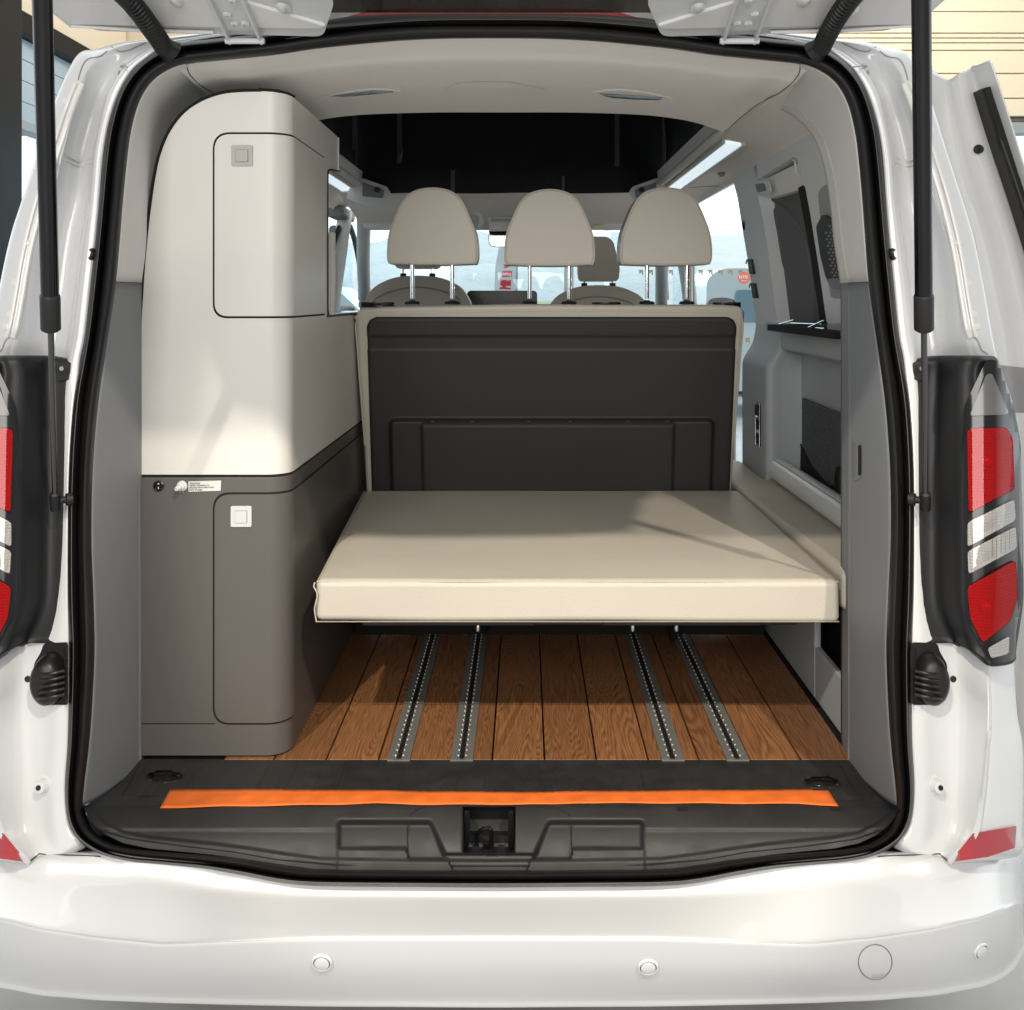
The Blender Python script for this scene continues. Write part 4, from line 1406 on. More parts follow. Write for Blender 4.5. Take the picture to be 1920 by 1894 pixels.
for ex, ey in ((308, 1459), (1540, 1470)):
    ring = [HS.at(ex + 31 * math.cos(a * math.pi / 20), ey + 9 * math.sin(a * math.pi / 20), 0.001) for a in range(40)]
    lr = mk("lashing_recess", *HS.decal([(ex + 27 * math.cos(a * math.pi / 16), ey + 7.5 * math.sin(a * math.pi / 16)) for a in range(32)], 0.0, 0.001, 6), DARKPIT, sill)
    mk("recess_ring", *tube(ring, 0.0022, 8, True), SILL, lr)
    mk("lashing_loop", *tube(cr([HS.at(ex - 10, ey + 3, 0.003), HS.at(ex - 4, ey + 4, 0.006), HS.at(ex + 4, ey + 4, 0.006), HS.at(ex + 10, ey + 3, 0.003)], 5), 0.0018, 8), STEEL, lr)
for x0 in (1279, 1566):
    mk("clip_slot", *HS.decal(rnd([(x0 - 12, 1512), (x0 + 12, 1512), (x0 + 10, 1520), (x0 - 10, 1520)], 2), 0.0, 0.002, 6), DARKPIT, sill)
# latch striker in its well
stz = 2.0
sk = mk("latch_striker", *join([tube(cr([P(893, 1590, stz), P(896, 1562, stz - 0.025), P(916, 1553, stz - 0.035), P(921, 1562, stz - 0.035), P(921, 1596, stz - 0.01)], 6), 0.0042, 10),
                                 box(P(880, 0, stz).x, P(950, 0, stz).x, stz - 0.005, stz + 0.02, P(0, 1598, stz).z, P(0, 1588, stz).z),
                                 box(P(906, 0, stz).x, P(926, 0, stz).x, stz - 0.035, stz, P(0, 1600, stz).z, P(0, 1575, stz).z)]), GLOSSB, sill, bevel=0.0015)
for x in (892, 940):
    mk("striker_bolt", *lathe([(0.009, 0.0), (0.008, 0.006), (0, 0.006)], P(x, 1592, stz - 0.006), (0, -1, 0.3), 6), GLOSSB, sk)
for x in (876, 958):
    mk("latch_guide", *prism(rnd([(x - 5, 1520), (x + 4, 1520), (x + 6, 1560), (x + 2, 1592), (x - 5, 1592)], 3), onz(1.99), -0.02, 0.012), GLOSSB, sill, bevel=0.0015)

# --- wood floor
FLH = -1.0
SX = [(px - CX) * 2.2 / F for px in (420, 514, 612, 710, 866, 923, 1021, 1118, 1215, 1310, 1405, 1500, 1598)]
vs, fs, pid = [], [], []
for i in range(len(SX) - 1):
    if True:
        v, f = hbox(SX[i] + 0.0019, SX[i + 1] - 0.0019, 2.197, 4.9, FLH - 0.012, FLH + 0.001)
        b0_ = len(vs)
        vs += v
        fs += [tuple(q + b0_ for q in t) for t in f]
        pid += [float(i + 1)] * len(v)
# merge planks that hide their joint under a rail in the photo
wf = mk("wood_floor", vs, fs, WOOD, VAN, bevel=0.0008, seg=1)
at_ = wf.data.attributes.new('pid', 'FLOAT', 'POINT')
at_.data.foreach_set('value', [float(int(p)) for p in pid])
mk("floor_underlay", *hbox(-0.86, 0.9, 2.19, 4.9, FLH - 0.05, FLH - 0.011), DARKPIT, VAN)
STUD = mat("bright_stud", (0.85, 0.85, 0.84), 0.25, metal=0.6)
SLOT = mat("rail_slot", (0.012, 0.012, 0.012), 0.5)
for px in (748, 866, 1261, 1382):
    xc = (px - CX) * 2.2 / F
    base = [hbox(xc - 0.0245, xc - 0.009, 2.19, 3.9, FLH - 0.004, FLH + 0.0045), hbox(xc + 0.009, xc + 0.0245, 2.19, 3.9, FLH - 0.004, FLH + 0.0045),
            hbox(xc - 0.009, xc + 0.009, 2.19, 3.9, FLH - 0.004, FLH + 0.003)]
    nbase = sum(len(q[1]) for q in base)
    for k in range(34):
        z = 2.21 + k * 0.0265
        for s in (-1, 1):
            base.append(lathe([(0.0028, 0.0), (0.0026, 0.002), (0.0016, 0.003), (0, 0.0032)], V(xc + s * 0.0085, z, FLH + 0.0025), (0, 0, 1), 10))
    rl = mk("floor_rail", *join(base), RAILM, VAN)
    rl.data.materials.append(STUD)
    for i_, pl_ in enumerate(rl.data.polygons):
        if i_ >= nbase:
            pl_.material_index = 1
    out = []
    for k in range(60):
        z = 2.195 + k * 0.0265
        for a, w in ((0, 0.0040), (0.006, 0.0056), (0.0132, 0.0062), (0.020, 0.0056)):
            out.append((w, z + a))
    poly = [(xc - w, z) for w, z in out] + [(xc + w, z) for w, z in reversed(out)]
    mk("rail_slot", *prism(poly, lambda x, y, t: V(x, y, FLH + t), 0.0032, 0.0036), SLOT, rl)

# --- right side wall (sloping trim), everything in (pixel -> wall) coordinates
WX0, WH0, WK = 0.757, 0.442, 0.185


def W(px, py, t):
    q = (WX0 + WK * WH0) * F / ((px - CX) + WK * (CY - py))
    q = min(q, 4.6)
    p = P(px, py, q)
    return p + Vector((-t, 0, 0))


def wl_(poly, t0, t1, step=40):
    xs = [p[0] for p in poly]; ys = [p[1] for p in poly]
    return prism(poly, W, t0, t1, rng(min(xs), max(xs), step), rng(min(ys), max(ys), step))


sw = mk("side_wall", *wl_([(1424, 300), (1600, 300), (1640, 640), (1436, 622)], -0.06, -0.045), BLIND, VAN)
mk("pillar_cover", *wl_(rnd([(1372, 330), (1383, 372), (1393, 435), (1404, 500), (1412, 560), (1417, 612), (1458, 614), (1449, 540), (1440, 470), (1430, 410), (1421, 368), (1418, 345), (1420, 308)], 4), -0.05, 0.0, 30), TRIM_W, sw, bevel=0.006)
mk("window_surround", *wl_(rnd([(1414, 311), (1530, 240), (1640, 240), (1640, 612), (1550, 606), (1535, 500), (1519, 400), (1510, 352), (1499, 335), (1494, 297), (1486, 294), (1428, 332), (1418, 338)], 4), -0.05, 0.0, 30), TRIM_W, sw, bevel=0.006)
mk("blind_cassette", *wl_([(1424, 335), (1494, 300), (1506, 350), (1432, 372)], -0.05, -0.02, 30), HEAD, sw, bevel=0.004)
mk("window_rubber", *wl_(rnd([(1488, 352), (1507, 343), (1517, 400), (1533, 500), (1550, 602), (1530, 606), (1512, 480)], 3), -0.05, -0.012, 20), DARKPIT, sw, bevel=0.002)
for pts in ([(1420, 372), (1434, 430), (1444, 510), (1452, 604)], [(1424, 374), (1452, 398), (1478, 440), (1492, 500), (1500, 604)]):
    mk("blind_rib", *tube(cr([W(x, y, -0.046) for x, y in pts], 8), 0.007, 10), BLIND, sw)
hk = mk("latch_plate", *wl_(rnd([(1414, 341), (1443, 340), (1448, 361), (1419, 366)], 4), 0.0, 0.004), TRIM_W, sw, bevel=0.002)
mk("latch_recess", *wl_(rnd([(1419, 345), (1436, 344), (1440, 358), (1423, 361)], 2), 0.003, 0.006), TRIM_D, hk, bevel=0.001)
mk("white_clip", *tube([W(x, y, 0.008) for x, y in ((1491, 300), (1496, 302), (1498, 325), (1503, 327))], 0.0028, 8), WHITEPL, sw)
# recessed panel and speaker grille behind the pillar
mk("wall_recess", *wl_(rnd([(1535, 362), (1545, 348), (1640, 330), (1640, 560), (1560, 560), (1546, 470)], 8), 0.0, 0.003), mat("recess_trim", (0.33, 0.335, 0.335), 0.65), sw, bevel=0.002)
gv = mk("speaker_grille", *wl_(rnd([(1538, 425), (1550, 402), (1575, 415), (1640, 440), (1640, 545), (1572, 542), (1556, 520), (1546, 480)], 5), 0.001, 0.012), BLACK, sw, bevel=0.004)
dots = []
for r_ in range(17):
    for c2 in range(6):
        px = 1556 + c2 * 8 + (4 if r_ % 2 else 0) + r_ * 0.9
        py = 424 + r_ * 6.2
        if c2 == 0 and r_ < 2: continue
        hx = [(px + 2.6 * math.cos(a * math.pi / 3 + 0.4), py + 2.4 * math.sin(a * math.pi / 3 + 0.4)) for a in range(6)]
        dots.append(prism(hx, W, 0.011, 0.0128))
mk("grille_hole", *join(dots), mat("grille_reflection", (0.22, 0.22, 0.22), 0.5), gv)  # pale hexagons paint the reflections into the grille holes
mk("grille_tray", *wl_(rnd([(1560, 523), (1640, 523), (1640, 545), (1572, 542)], 3), 0.012, 0.017), TRIM_D, gv, bevel=0.002)

# black door catches on the pillar edge
for x, y in ((1409, 500), (1415, 545)):
    mk("door_catch", *wl_(rnd([(x - 4, y - 14), (x + 3, y - 14), (x + 8, y + 14), (x, y + 14)], 2), -0.02, 0.008), BLACK, sw, bevel=0.003)
    mk("catch_pin", *tube([W(x - 2, y - 13, 0.012), W(x - 4, y - 6, 0.012)], 0.003, 8), CHROME, sw)

# tray with chrome bars on the belt line
ty = mk("belt_tray", *hbox(0.80, 0.93, 2.62, 3.35, -0.105, -0.085), DARKPIT, VAN)
cb = []
for a, b in (((1470, 611), (1550, 616)), ((1468, 608), (1492, 600)), ((1524, 614), (1548, 601)), ((1490, 606), (1545, 608))):
    cb.append(tube([W(a[0], a[1], 0.012), W(b[0], b[1], 0.006)], 0.0022, 8))
mk("chrome_rail", *join(cb), CHROME, ty)

# lower wall: slate
low = mk("lower_side_wall", *join([hbox(0.845, 0.93, 2.18, 3.36, -0.17, -0.095)]), SLATE_LIT, VAN, bevel=0.012)
mk("belt_ledge", *wl_([(1440, 604), (1466, 608), (1466, 618), (1558, 620), (1558, 606), (1640, 606), (1640, 640), (1440, 640)], -0.05, 0.012, 30), SLATE_LIT, low, bevel=0.005)
mk("inner_panel", *hbox(0.918, 0.96, 2.18, 3.40, -0.72, -0.12), SLATE_LIT, low)
# column with sockets, rows by height
rows = []
for h, x, xb in ((-0.70, 0.80, 0.93), (-0.45, 0.80, 0.93), (-0.27, 0.80, 0.93), (-0.22, 0.805, 0.93), (-0.16, 0.838, 0.93), (-0.09, 0.852, 0.93)):
    rows.append([V(x + 0.03, 3.745, h), V(x + 0.004, 3.735, h), V(x, 3.72, h), V(x, 3.55, h), V(x, 3.40, h), V(x + 0.004, 3.37, h), V(x + 0.02, 3.36, h), V(x + 0.06, 3.37, h), V(xb - 0.02, 3.37, h), V(xb, 3.36, h)])
mk("door_pillar_trim", *tensor(rows, 3, 5), SLATE_LIT, low, angle=60)
sp = mk("socket_panel", *prism(rnd([(3.44, -0.505), (3.50, -0.505), (3.50, -0.355), (3.44, -0.355)], 0.006), lambda x, y, t: V(0.80 - t, x, y), -0.002, 0.004), GLOSSB, low, bevel=0.0015)
mk("panel_rim", *join([tube([V(0.795, a, b), V(0.795, c, d)], 0.0012, 6) for a, b, c, d in ((3.44, -0.505, 3.44, -0.355), (3.50, -0.505, 3.50, -0.355), (3.44, -0.405, 3.50, -0.405), (3.44, -0.455, 3.50, -0.455))]), CHROME, sp)
mk("socket", *lathe([(0.017, 0.0), (0.017, 0.005), (0.012, 0.006), (0.011, 0.001), (0, 0.001)], V(0.797, 3.47, -0.480), (-1, 0, 0), 20), BLACK, sp)
mk("rocker_switch", *hbox(0.789, 0.797, 3.45, 3.49, -0.40, -0.365), BLACK, sp, bevel=0.002)
mk("usb_socket", *hbox(0.792, 0.797, 3.455, 3.485, -0.445, -0.415), DARKPIT, sp, bevel=0.001)
# felt pocket with net
FX = 0.914
pkp = lambda x, y, t: V(FX - t, x, y)
pk = mk("felt_pocket", *prism([(2.2, -0.34), (3.32, -0.325), (3.32, -0.48), (3.2, -0.53), (3.05, -0.555), (2.9, -0.54), (2.2, -0.54)], pkp, 0.0, 0.008), CARPET, low, bevel=0.002)
mk("net_pocket", *prism([(2.2, -0.52), (2.9, -0.545), (3.05, -0.56), (3.2, -0.535), (3.32, -0.485), (3.33, -0.62), (2.2, -0.62)], pkp, 0.0, 0.012), NETM, low)
mk("pocket_edge", *tube(cr([V(FX - 0.012, z, h) for z, h in ((3.32, -0.478), (3.2, -0.532), (3.05, -0.557), (2.92, -0.542))], 6), 0.003, 8), NETM, low)
mk("rolled_strap", *tube([V(0.895, 2.86, -0.60), V(0.895, 2.86, -0.50), V(0.90, 2.87, -0.485)], 0.022, 16), BLACK, low)

# shelf under the side cushion and the lower wall by the floor
mk("wheel_arch_box", *join([hbox(0.722, 0.74, 2.53, 4.0, FLH, -0.70), hbox(0.722, 0.74, 2.16, 2.529, FLH, -0.868), hbox(0.74, 0.95, 2.16, 4.0, -0.715, -0.70)]), SLATE_LIT, low, bevel=0.006)
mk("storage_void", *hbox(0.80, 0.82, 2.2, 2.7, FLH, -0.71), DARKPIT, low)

# aluminium tube lying along the wall
rb = mk("roller_tube", *tube([V(0.830, 2.16, -0.560), V(0.830, 3.31, -0.560)], 0.037, 32), ALU, low)
mk("tube_seam", *tube([V(0.812, 2.16, -0.5270), V(0.812, 3.31, -0.5270)], 0.002, 8), CHROME, rb)
rb.name = "roller_tube"

# side ceiling panels with light strips, and cant rails
crw = []
for d in (2.30, 2.5, 2.8, 3.3, 3.9, 4.4, 4.9):
    dz = 0.0 if d < 4.2 else -0.012 * (d - 4.2) / 0.7
    e0_ = 0.575 if d > 2.9 else 0.575 + (2.9 - d) * 0.05
    crw.append([V(e0_ - 0.01, d, 0.545), V(e0_ - 0.006, d, 0.50), V(e0_, d, 0.484 + dz), V(e0_ + 0.03, d, 0.482 + dz), V(0.66, d, 0.472 + dz), V(0.71, d, 0.460 + dz), V(0.752, d, 0.444 + dz), V(0.764, d, 0.425 + dz)])
ceilvf = tensor(crw, 4, 4)
HCl = Hit(ceilvf)
for m_ in (False, True):
    cp = mk("ceiling_panel", *ceilvf, HEAD, VAN, mirror=m_, angle=60)

    def cmap(x, y, t):
        u = (x - 0.60) / 0.1
        return V(x, y, 0.482 - 0.016 * u * u * 1.3 - t - (0.012 * (y - 4.2) / 0.7 if y > 4.2 else 0))
    lsf = mk("strip_light", *prism([(0.605, 3.08), (0.655, 3.08), (0.655, 4.45), (0.605, 4.45)], cmap, 0.0, 0.012, (0.63,), rng(3.08, 4.45, 0.25)), LITESTRIP, cp, mirror=m_, bevel=0.003)
    mk("light_frame", *join([prism([(0.594, 3.06), (0.604, 3.06), (0.604, 4.47), (0.594, 4.47)], cmap, 0.0, 0.014, (), rng(3.08, 4.45, 0.25)), prism([(0.656, 3.06), (0.668, 3.06), (0.668, 4.47), (0.656, 4.47)], cmap, 0.0, 0.014, (), rng(3.08, 4.45, 0.25))]), TRIM_L, cp, mirror=m_, bevel=0.002)
    mk("hatch_edge_roll", *tube([V(0.572, 2.85, 0.487), V(0.572, 4.3, 0.487)], 0.014, 12), TRIM_L, cp, mirror=m_)
    mk("cant_rail_joint", *tube([HCl.at(x, y, 0.001) for x, y in ((1292, 352), (1320, 350), (1350, 349))], 0.001, 6), SEAM, cp, mirror=m_)
mk("air_vent", *HCl.decal(rnd([(1345, 323.5), (1360, 323), (1357, 331), (1349, 331.5)], 1.5), 0.0, 0.004, 6), BLACK, cp)
bars_ = [tube([HCl.at(x, 325, 0.005), HCl.at(x + (0.3 if x < 1352 else -0.5), 329.5, 0.005)], 0.0008, 6) for x in (1349.5, 1352.5, 1355.5)]
mk("vent_bar", *join(bars_), WHITEPL, cp)

# front header with tent plates, sun visors, console
hd = mk("front_header", *tensor([[V(x, 4.36, 0.47), V(x, 4.37, 0.452), V(x, 4.50, 0.425), V(x, 4.72, 0.395), V(x, 4.90, 0.352), V(x, 4.96, 0.335), V(x, 4.98, 0.37)] for x in (-0.80, -0.5, -0.067, 0.37, 0.67)], 4, 4), HEAD, VAN, angle=60)
for m_ in (False, True):
    pl = mk("hinge_cover", *prism(rnd([(1178, 362), (1186, 350), (1232, 334), (1250, 336), (1262, 372), (1215, 390), (1190, 378)], 4), onz(4.33), 0.0, 0.05), TRIM_W, hd, mirror=m_, bevel=0.008)
    mk("cover_inset", *prism(rnd([(1190, 356), (1231, 341), (1231, 368), (1192, 372)], 3), onz(4.28), -0.002, 0.004), TRIM_D, hd, mirror=m_, bevel=0.002)
    mk("round_knob", *lathe([(0.012, 0.0), (0.012, 0.008), (0, 0.009)], P(1203, 356, 4.275), (0, -1, 0), 20), BLACK, hd, mirror=m_)
    mk("sun_visor", *prism(rnd([(1127, 407), (1240, 408), (1236, 428), (1130, 433)], 5), onz(4.90), 0.0, 0.03), TRIM_W, hd, mirror=m_, bevel=0.008)
    mk("header_gap", *tube([P(1095, 403, 4.80), P(1130, 405, 4.8), P(1200, 408, 4.8), P(1230, 408, 4.8)], 0.003, 6), DARKPIT, hd, mirror=m_)
mk("visor_label", *prism([(1113, 423), (1133, 421), (1132, 430), (1113, 429)], onz(4.86), 0, 0.002), mat("yellow_label", (0.7, 0.65, 0.38), 0.5), hd)
cs = mk("roof_console", *prism(rnd([(914, 407), (1000, 407), (1000, 433), (918, 434)], 3), onz(4.80), 0, 0.05), TRIM_W, hd, bevel=0.006)
mk("console_screen", *prism(rnd([(921, 410), (990, 410), (990, 416), (921, 416)], 1), onz(4.75), 0, 0.003), GLOSSB, hd)
mk("console_lamp", *prism(rnd([(921, 424), (941, 424), (940, 429), (921, 429)], 1), onz(4.75), 0, 0.003), WHITEPL, hd)
mk("grab_handle", *tube(cr([P(886, 398, 4.7), P(898, 402, 4.68), P(903, 415, 4.68), P(900, 425, 4.7)], 6), 0.01, 10), TRIM_L, hd)
mm_ = mk("rear_view_mirror", *prism(rnd([(915, 442), (918, 440), (1015, 440), (1018, 446), (1012, 462), (930, 464), (917, 461)], 5), onz(4.95), -0.02, 0.02), GLOSSB, VAN, bevel=0.006)
mk("mirror_glass", *prism(rnd([(917, 443), (920, 442), (1012, 442), (1010, 460), (930, 462), (919, 459)], 4), onz(4.93), 0, 0.003), mat("mirror_glass", (0.62, 0.66, 0.62), 0.1, metal=0.6), mm_)
mk("mirror_mount", *prism(rnd([(916, 432), (960, 432), (960, 441), (918, 441)], 2), onz(4.95), -0.03, 0.01), BLACK, mm_)

# windscreen and its frame, A pillars
mk("windscreen", *grid([[V(-0.86, 4.98, 0.36), V(0.72, 4.98, 0.36)], [V(-0.90, 5.75, -0.06), V(0.77, 5.75, -0.06)]]), GLASS, VAN)
for m_ in (False, True):
    mk("windscreen_pillar", *tube(cr([V(0.62, 4.75, 0.44), V(0.66, 4.98, 0.35), V(0.72, 5.35, 0.15), V(0.77, 5.75, -0.08)], 5), 0.035, 12), TRIM_W, VAN, mirror=m_)
    # front door with window, seen edge on
    fd = mk("front_door", *join([hbox(0.82, 0.90, 4.78, 5.7, -1.05, -0.04), hbox(0.78, 0.83, 4.95, 5.0, -0.04, 0.36), hbox(0.72, 0.80, 4.75, 5.1, 0.38, 0.44)]), TRIM_D, VAN, mirror=m_, bevel=0.02)
    mk("window_seal", *tube(cr([V(0.80, 4.88, -0.04), V(0.795, 4.87, 0.2), V(0.77, 4.92, 0.34), V(0.74, 5.05, 0.36), V(0.75, 5.4, 0.18), V(0.79, 5.68, 0.0)], 6), 0.014, 10), RUBBER, fd, mirror=m_)
    mk("door_window", *box(0.815, 0.82, 4.85, 5.6, HC - 0.04, HC + 0.3), GLASS, fd, mirror=m_)
    mk("side_mirror", *prism(rnd([(0, -0.22), (0.16, -0.22), (0.17, -0.02), (0.10, 0.01), (0, 0.0)], 0.04), lambda x, y, t: V(0.97 + x, 5.45 - t, y), 0.0, 0.06), TRIM_D, fd, mirror=m_, bevel=0.01)
    # centre door pillar
    mk("centre_pillar", *tube(cr([V(0.745, 4.95, 0.43), V(0.775, 4.95, 0.2), V(0.81, 4.95, -0.1), V(0.84, 4.95, -0.9)], 6), 0.035, 12), TRIM_W, VAN, mirror=m_)
    mk("seat_belt", *tube(cr([V(0.755, 4.62, 0.22), V(0.75, 4.6, 0.0), V(0.73, 4.5, -0.3)], 6), 0.012, 8), TRIM_L, VAN, mirror=m_)
    mk("outer_side_panel", *join([hbox(0.965, 0.985, 4.72 if not m_ else 2.3, 6.3, -1.25, -0.06), hbox(0.80, 0.83, 2.3, 5.2, 0.45, 0.53)] +
                                 ([hbox(0.965, 0.985, 2.3, 3.74, -1.25, -0.06)] if not m_ else [])), PAINT, VAN, mirror=m_, bevel=0.015)
mk("dashboard", *tensor([[V(x, 5.15, -0.5), V(x, 5.15, -0.10), V(x, 5.25, -0.045), V(x, 5.6, -0.03), V(x, 5.8, -0.06)] for x in (-0.82, -0.4, 0.0, 0.4, 0.69)], 3, 4), SILL, VAN)
ds = mk("dash_screen", *prism(rnd([(876, 545), (1007, 545), (1008, 600), (872, 600)], 8), onz(5.05), -0.01, 0.012), GLOSSB, VAN, bevel=0.003)
mk("front_end", *hbox(-0.95, 0.82, 5.82, 6.6, -1.2, -0.25), PAINT, VAN, bevel=0.12, seg=6)
mk("van_underside", *hbox(-0.90, 0.77, 2.0, 6.3, -1.26, -1.06), BLACK, VAN)
mk("underbody_shade_panel", *hbox(-0.80, 0.67, 2.02, 2.04, -1.40, -1.2), BLACK, VAN)  # unseen panel added to deepen the shade under the van
mk("rear_crossmember", *hbox(-0.90, 0.77, 1.92, 2.0, -1.2, -1.08), BLACK, VAN)
for m_ in (False, True):
    for yy in (2.95, 5.95):
        wh = mk("wheel", *lathe([(0.0, -0.02), (0.20, -0.02), (0.22, -0.01), (0.33, -0.01), (0.35, 0.02), (0.35, 0.19), (0.33, 0.22), (0.0, 0.22)], Vector((0.765, yy, 0.35)), (1, 0, 0), 40), TYRE, VAN, mirror=m_)
        mk("rim", *lathe([(0.0, 0.20), (0.08, 0.225), (0.19, 0.215), (0.215, 0.23), (0.22, 0.2)], Vector((0.765, yy, 0.35)), (1, 0, 0), 40), STEEL, wh, mirror=m_)
# left inner wall behind the cabinet, closing the side
mk("inner_left_wall", *join([hbox(-0.985, -0.965, 2.2, 4.66, -1.0, -0.06), hbox(-0.93, -0.915, 3.6, 3.9, -0.06, 0.44), hbox(-0.93, -0.915, 2.2, 3.0, -0.06, 0.44)]), TRIM_W, VAN)

# --- sliding door pushed back along the right side
SD = [((1740, 128), (1775, 150), (1800, 138), (1822, 124), (1834, 122)),
      ((1740, 175), (1772, 172), (1800, 168), (1828, 160), (1846, 156)),
      ((1745, 260), (1785, 255), (1822, 250), (1852, 247), (1874, 245)),
      ((1765, 350), (1808, 350), (1850, 348), (1882, 345), (1904, 342)),
      ((1790, 450), (1838, 450), (1882, 448), (1914, 446), (1938, 445)),
      ((1810, 560), (1862, 560), (1908, 560), (1942, 558), (1968, 556)),
      ((1825, 660), (1880, 660), (1928, 660), (1962, 660), (1990, 660)),
      ((1840, 800), (1895, 800), (1940, 800), (1976, 800), (2004, 800)),
      ((1850, 1100), (1898, 1100), (1935, 1100), (1970, 1100), (2000, 1100)),
      ((1850, 1400), (1895, 1400), (1926, 1400), (1955, 1400), (1985, 1400)),
      ((1850, 1500), (1890, 1500), (1915, 1500), (1935, 1500), (1960, 1500))]
rows = []
dd = (2.30, 2.34, 2.30, 2.33, 2.30)
for st in SD:
    pts = [P(x, y, d) for (x, y), d in zip(st, dd)]
    pts += [pts[-1] + Vector((0.006, 0.03, 0)), pts[-1] + Vector((0.01, 1.0, 0))]
    pts = [pts[0] + Vector((-0.01, 0.6, 0)), pts[0] + Vector((0, 0.02, 0))] + pts
    rows.append(pts)
sdvf = tensor(rows, 4, 5)
sdoor = mk("sliding_door", *sdvf, PAINT_IN, VAN, angle=50, solid=0.004)
HD = Hit(sdvf)
rows = []
for x, y, w in ((1842, 166, 16), (1854, 205, 17), (1875, 270, 19), (1899, 340, 20), (1928, 430, 22), (1955, 520, 24), (1982, 620, 24), (2006, 760, 24), (2006, 1100, 24), (1970, 1480, 24)):
    a = P(x, y, 2.27)
    b = P(x + w, y - 3, 2.29)
    rows.append([a + Vector((0, 0.05, 0)), a, a.lerp(b, 0.5) - Vector((0, 0.008, 0)), b, b + Vector((0.002, 0.06, 0))])
mk("door_edge_seal", *tensor(rows, 3, 4), RUBBER, sdoor, angle=60)
mk("door_buffer", *lathe([(0.006, 0.0), (0.0095, 0.006), (0.0105, 0.018), (0.007, 0.02), (0.004, 0.026), (0, 0.026)], HD.at(1838, 280, 0), (-0.6, -0.8, -0.1), 16), BLACK, sdoor)
mk("door_pad", *HD.decal(rnd([(1868, 684), (1925, 690), (1925, 775), (1880, 772)], 6), 0.0, 0.006), mat("grey_pad", (0.30, 0.30, 0.30), 0.6), sdoor, bevel=0.003)
mk("door_lip", *tube([HD.at(x, y, 0.002) for x, y in ((1776, 158), (1800, 150), (1812, 143), (1818, 142), (1816, 150))], 0.002, 6), PAINT, sdoor)

# ================================================================= FRONT SEATS (bolted into the van)
def front_seat(cx, d, top, hr, label):
    s = mk("front_seat", *prism(rnd([(cx - 0.25, -0.75), (cx - 0.235, top - 0.13), (cx - 0.19, top - 0.05), (cx - 0.10, top - 0.008), (cx, top), (cx + 0.10, top - 0.008), (cx + 0.19, top - 0.05), (cx + 0.235, top - 0.13), (cx + 0.25, -0.75)], 0.04),
                                lambda x, y, t: V(x, d - t + 0.1 * (0 - y) * 0.0, y), -0.10, 0.0), LEATHER, VAN, bevel=0.03, seg=5, label=label)
    mk("seat_piping", *tube(cr([V(cx + a, d - 0.004, b) for a, b in ((-0.20, -0.3), (-0.19, top - 0.14), (-0.15, top - 0.085), (-0.05, top - 0.055), (0.05, top - 0.055), (0.15, top - 0.085), (0.19, top - 0.14), (0.20, -0.3))], 6), 0.003, 8), THREAD, s)
    h0, h1, w0, w1 = hr
    mk("seat_headrest", *prism(rnd([(cx - w0, h0), (cx - w0 * 1.08, h0 + 0.06), (cx - w1, h1 - 0.02), (cx - w1 * 0.6, h1), (cx + w1 * 0.6, h1), (cx + w1, h1 - 0.02), (cx + w0 * 1.08, h0 + 0.06), (cx + w0, h0)], 0.02), lambda x, y, t: V(x, d - t, y), -0.10, 0.0), LEATHER, s, bevel=0.02, seg=5)
    for sx in (-1, 1):
        mk("headrest_post", *tube([V(cx + sx * 0.062, d + 0.03, top - 0.01), V(cx + sx * 0.062, d + 0.03, h0 + 0.01)], 0.006, 10), CHROME, s)
        mk("post_collar", *lathe([(0.014, 0), (0.013, 0.014), (0, 0.015)], V(cx + sx * 0.062, d + 0.03, top - 0.006), (0, 0, 1), 14), BLACK, s)
    return s


front_seat((782 - CX) * 4.3 / F, 4.3, (560 - 516) * 4.3 / F, (0.128, 0.40, 0.092, 0.08), "front seat on the left, headrest hidden behind the bench")
front_seat((1123 - CX) * 4.4 / F, 4.4, (560 - 534) * 4.4 / F, (0.075, 0.27, 0.085, 0.062), "front seat on the right, its headrest showing")

# ================================================================= TALL CABINET
CB = thing("tall_cabinet", (-0.68, 2.7, HC - 1.0), "tall cream and taupe fitted cabinet left of the bed", "cabinet")
XL, XC, CZ, CR_ = -0.845, -0.515, 2.205, 0.05
s1 = XC - CR_ - XL                 # arc length where the corner starts
s2 = s1 + CR_ * math.pi / 2


def CMAP(s, h, t):
    if s <= s1:
        return V(XL + s, CZ - t, h)
    if s <= s2:
        a = (s - s1) / CR_
        return V(XC - CR_ + math.sin(a) * (CR_ + t), CZ + CR_ - math.cos(a) * (CR_ + t), h)
    return V(XC + t, CZ + CR_ + (s - s2), h)


cuts = [s1 + (s2 - s1) * k / 10 for k in range(11)]


def sF(px):                         # front face pixel -> s
    return (px - CX) * CZ / F - XL


def hF(py):
    return (CY - py) * CZ / F


def sZ(z):                          # depth on the side face -> s
    return s2 + (z - CZ - CR_)


def cab(name, poly, t0, t1, m, par, bevel=0.0015, **k):
    return mk(name, *prism(poly, CMAP, t0, t1, cuts + k.pop('xs', [])), m, par, bevel=bevel, seg=2, **k)


arch = [(253, 888), (256, 760), (261, 640), (266, 545), (271, 475), (279, 400), (289, 330), (300, 284), (318, 243), (345, 209), (378, 187), (415, 174), (450, 170), (490, 169)]
arch = [(sF(x), hF(y)) for x, y in arch]
htop = hF(169)
upper = arch + [(s1 - 0.01, htop), (s2, htop - 0.006), (sZ(2.78), htop - 0.01), (sZ(2.78), 0.352)] + \
    rnd([(sZ(2.635), 0.335), (sZ(2.635), -0.046)], 0.0) + [(sZ(3.32), -0.046), (sZ(3.32), -0.383), (0, -0.383)]
ub = cab("upper_cabinet", upper, -0.03, 0.0, CAB_W, CB)
GAP = mat("shadow_gap", (0.004, 0.004, 0.004), 0.9)
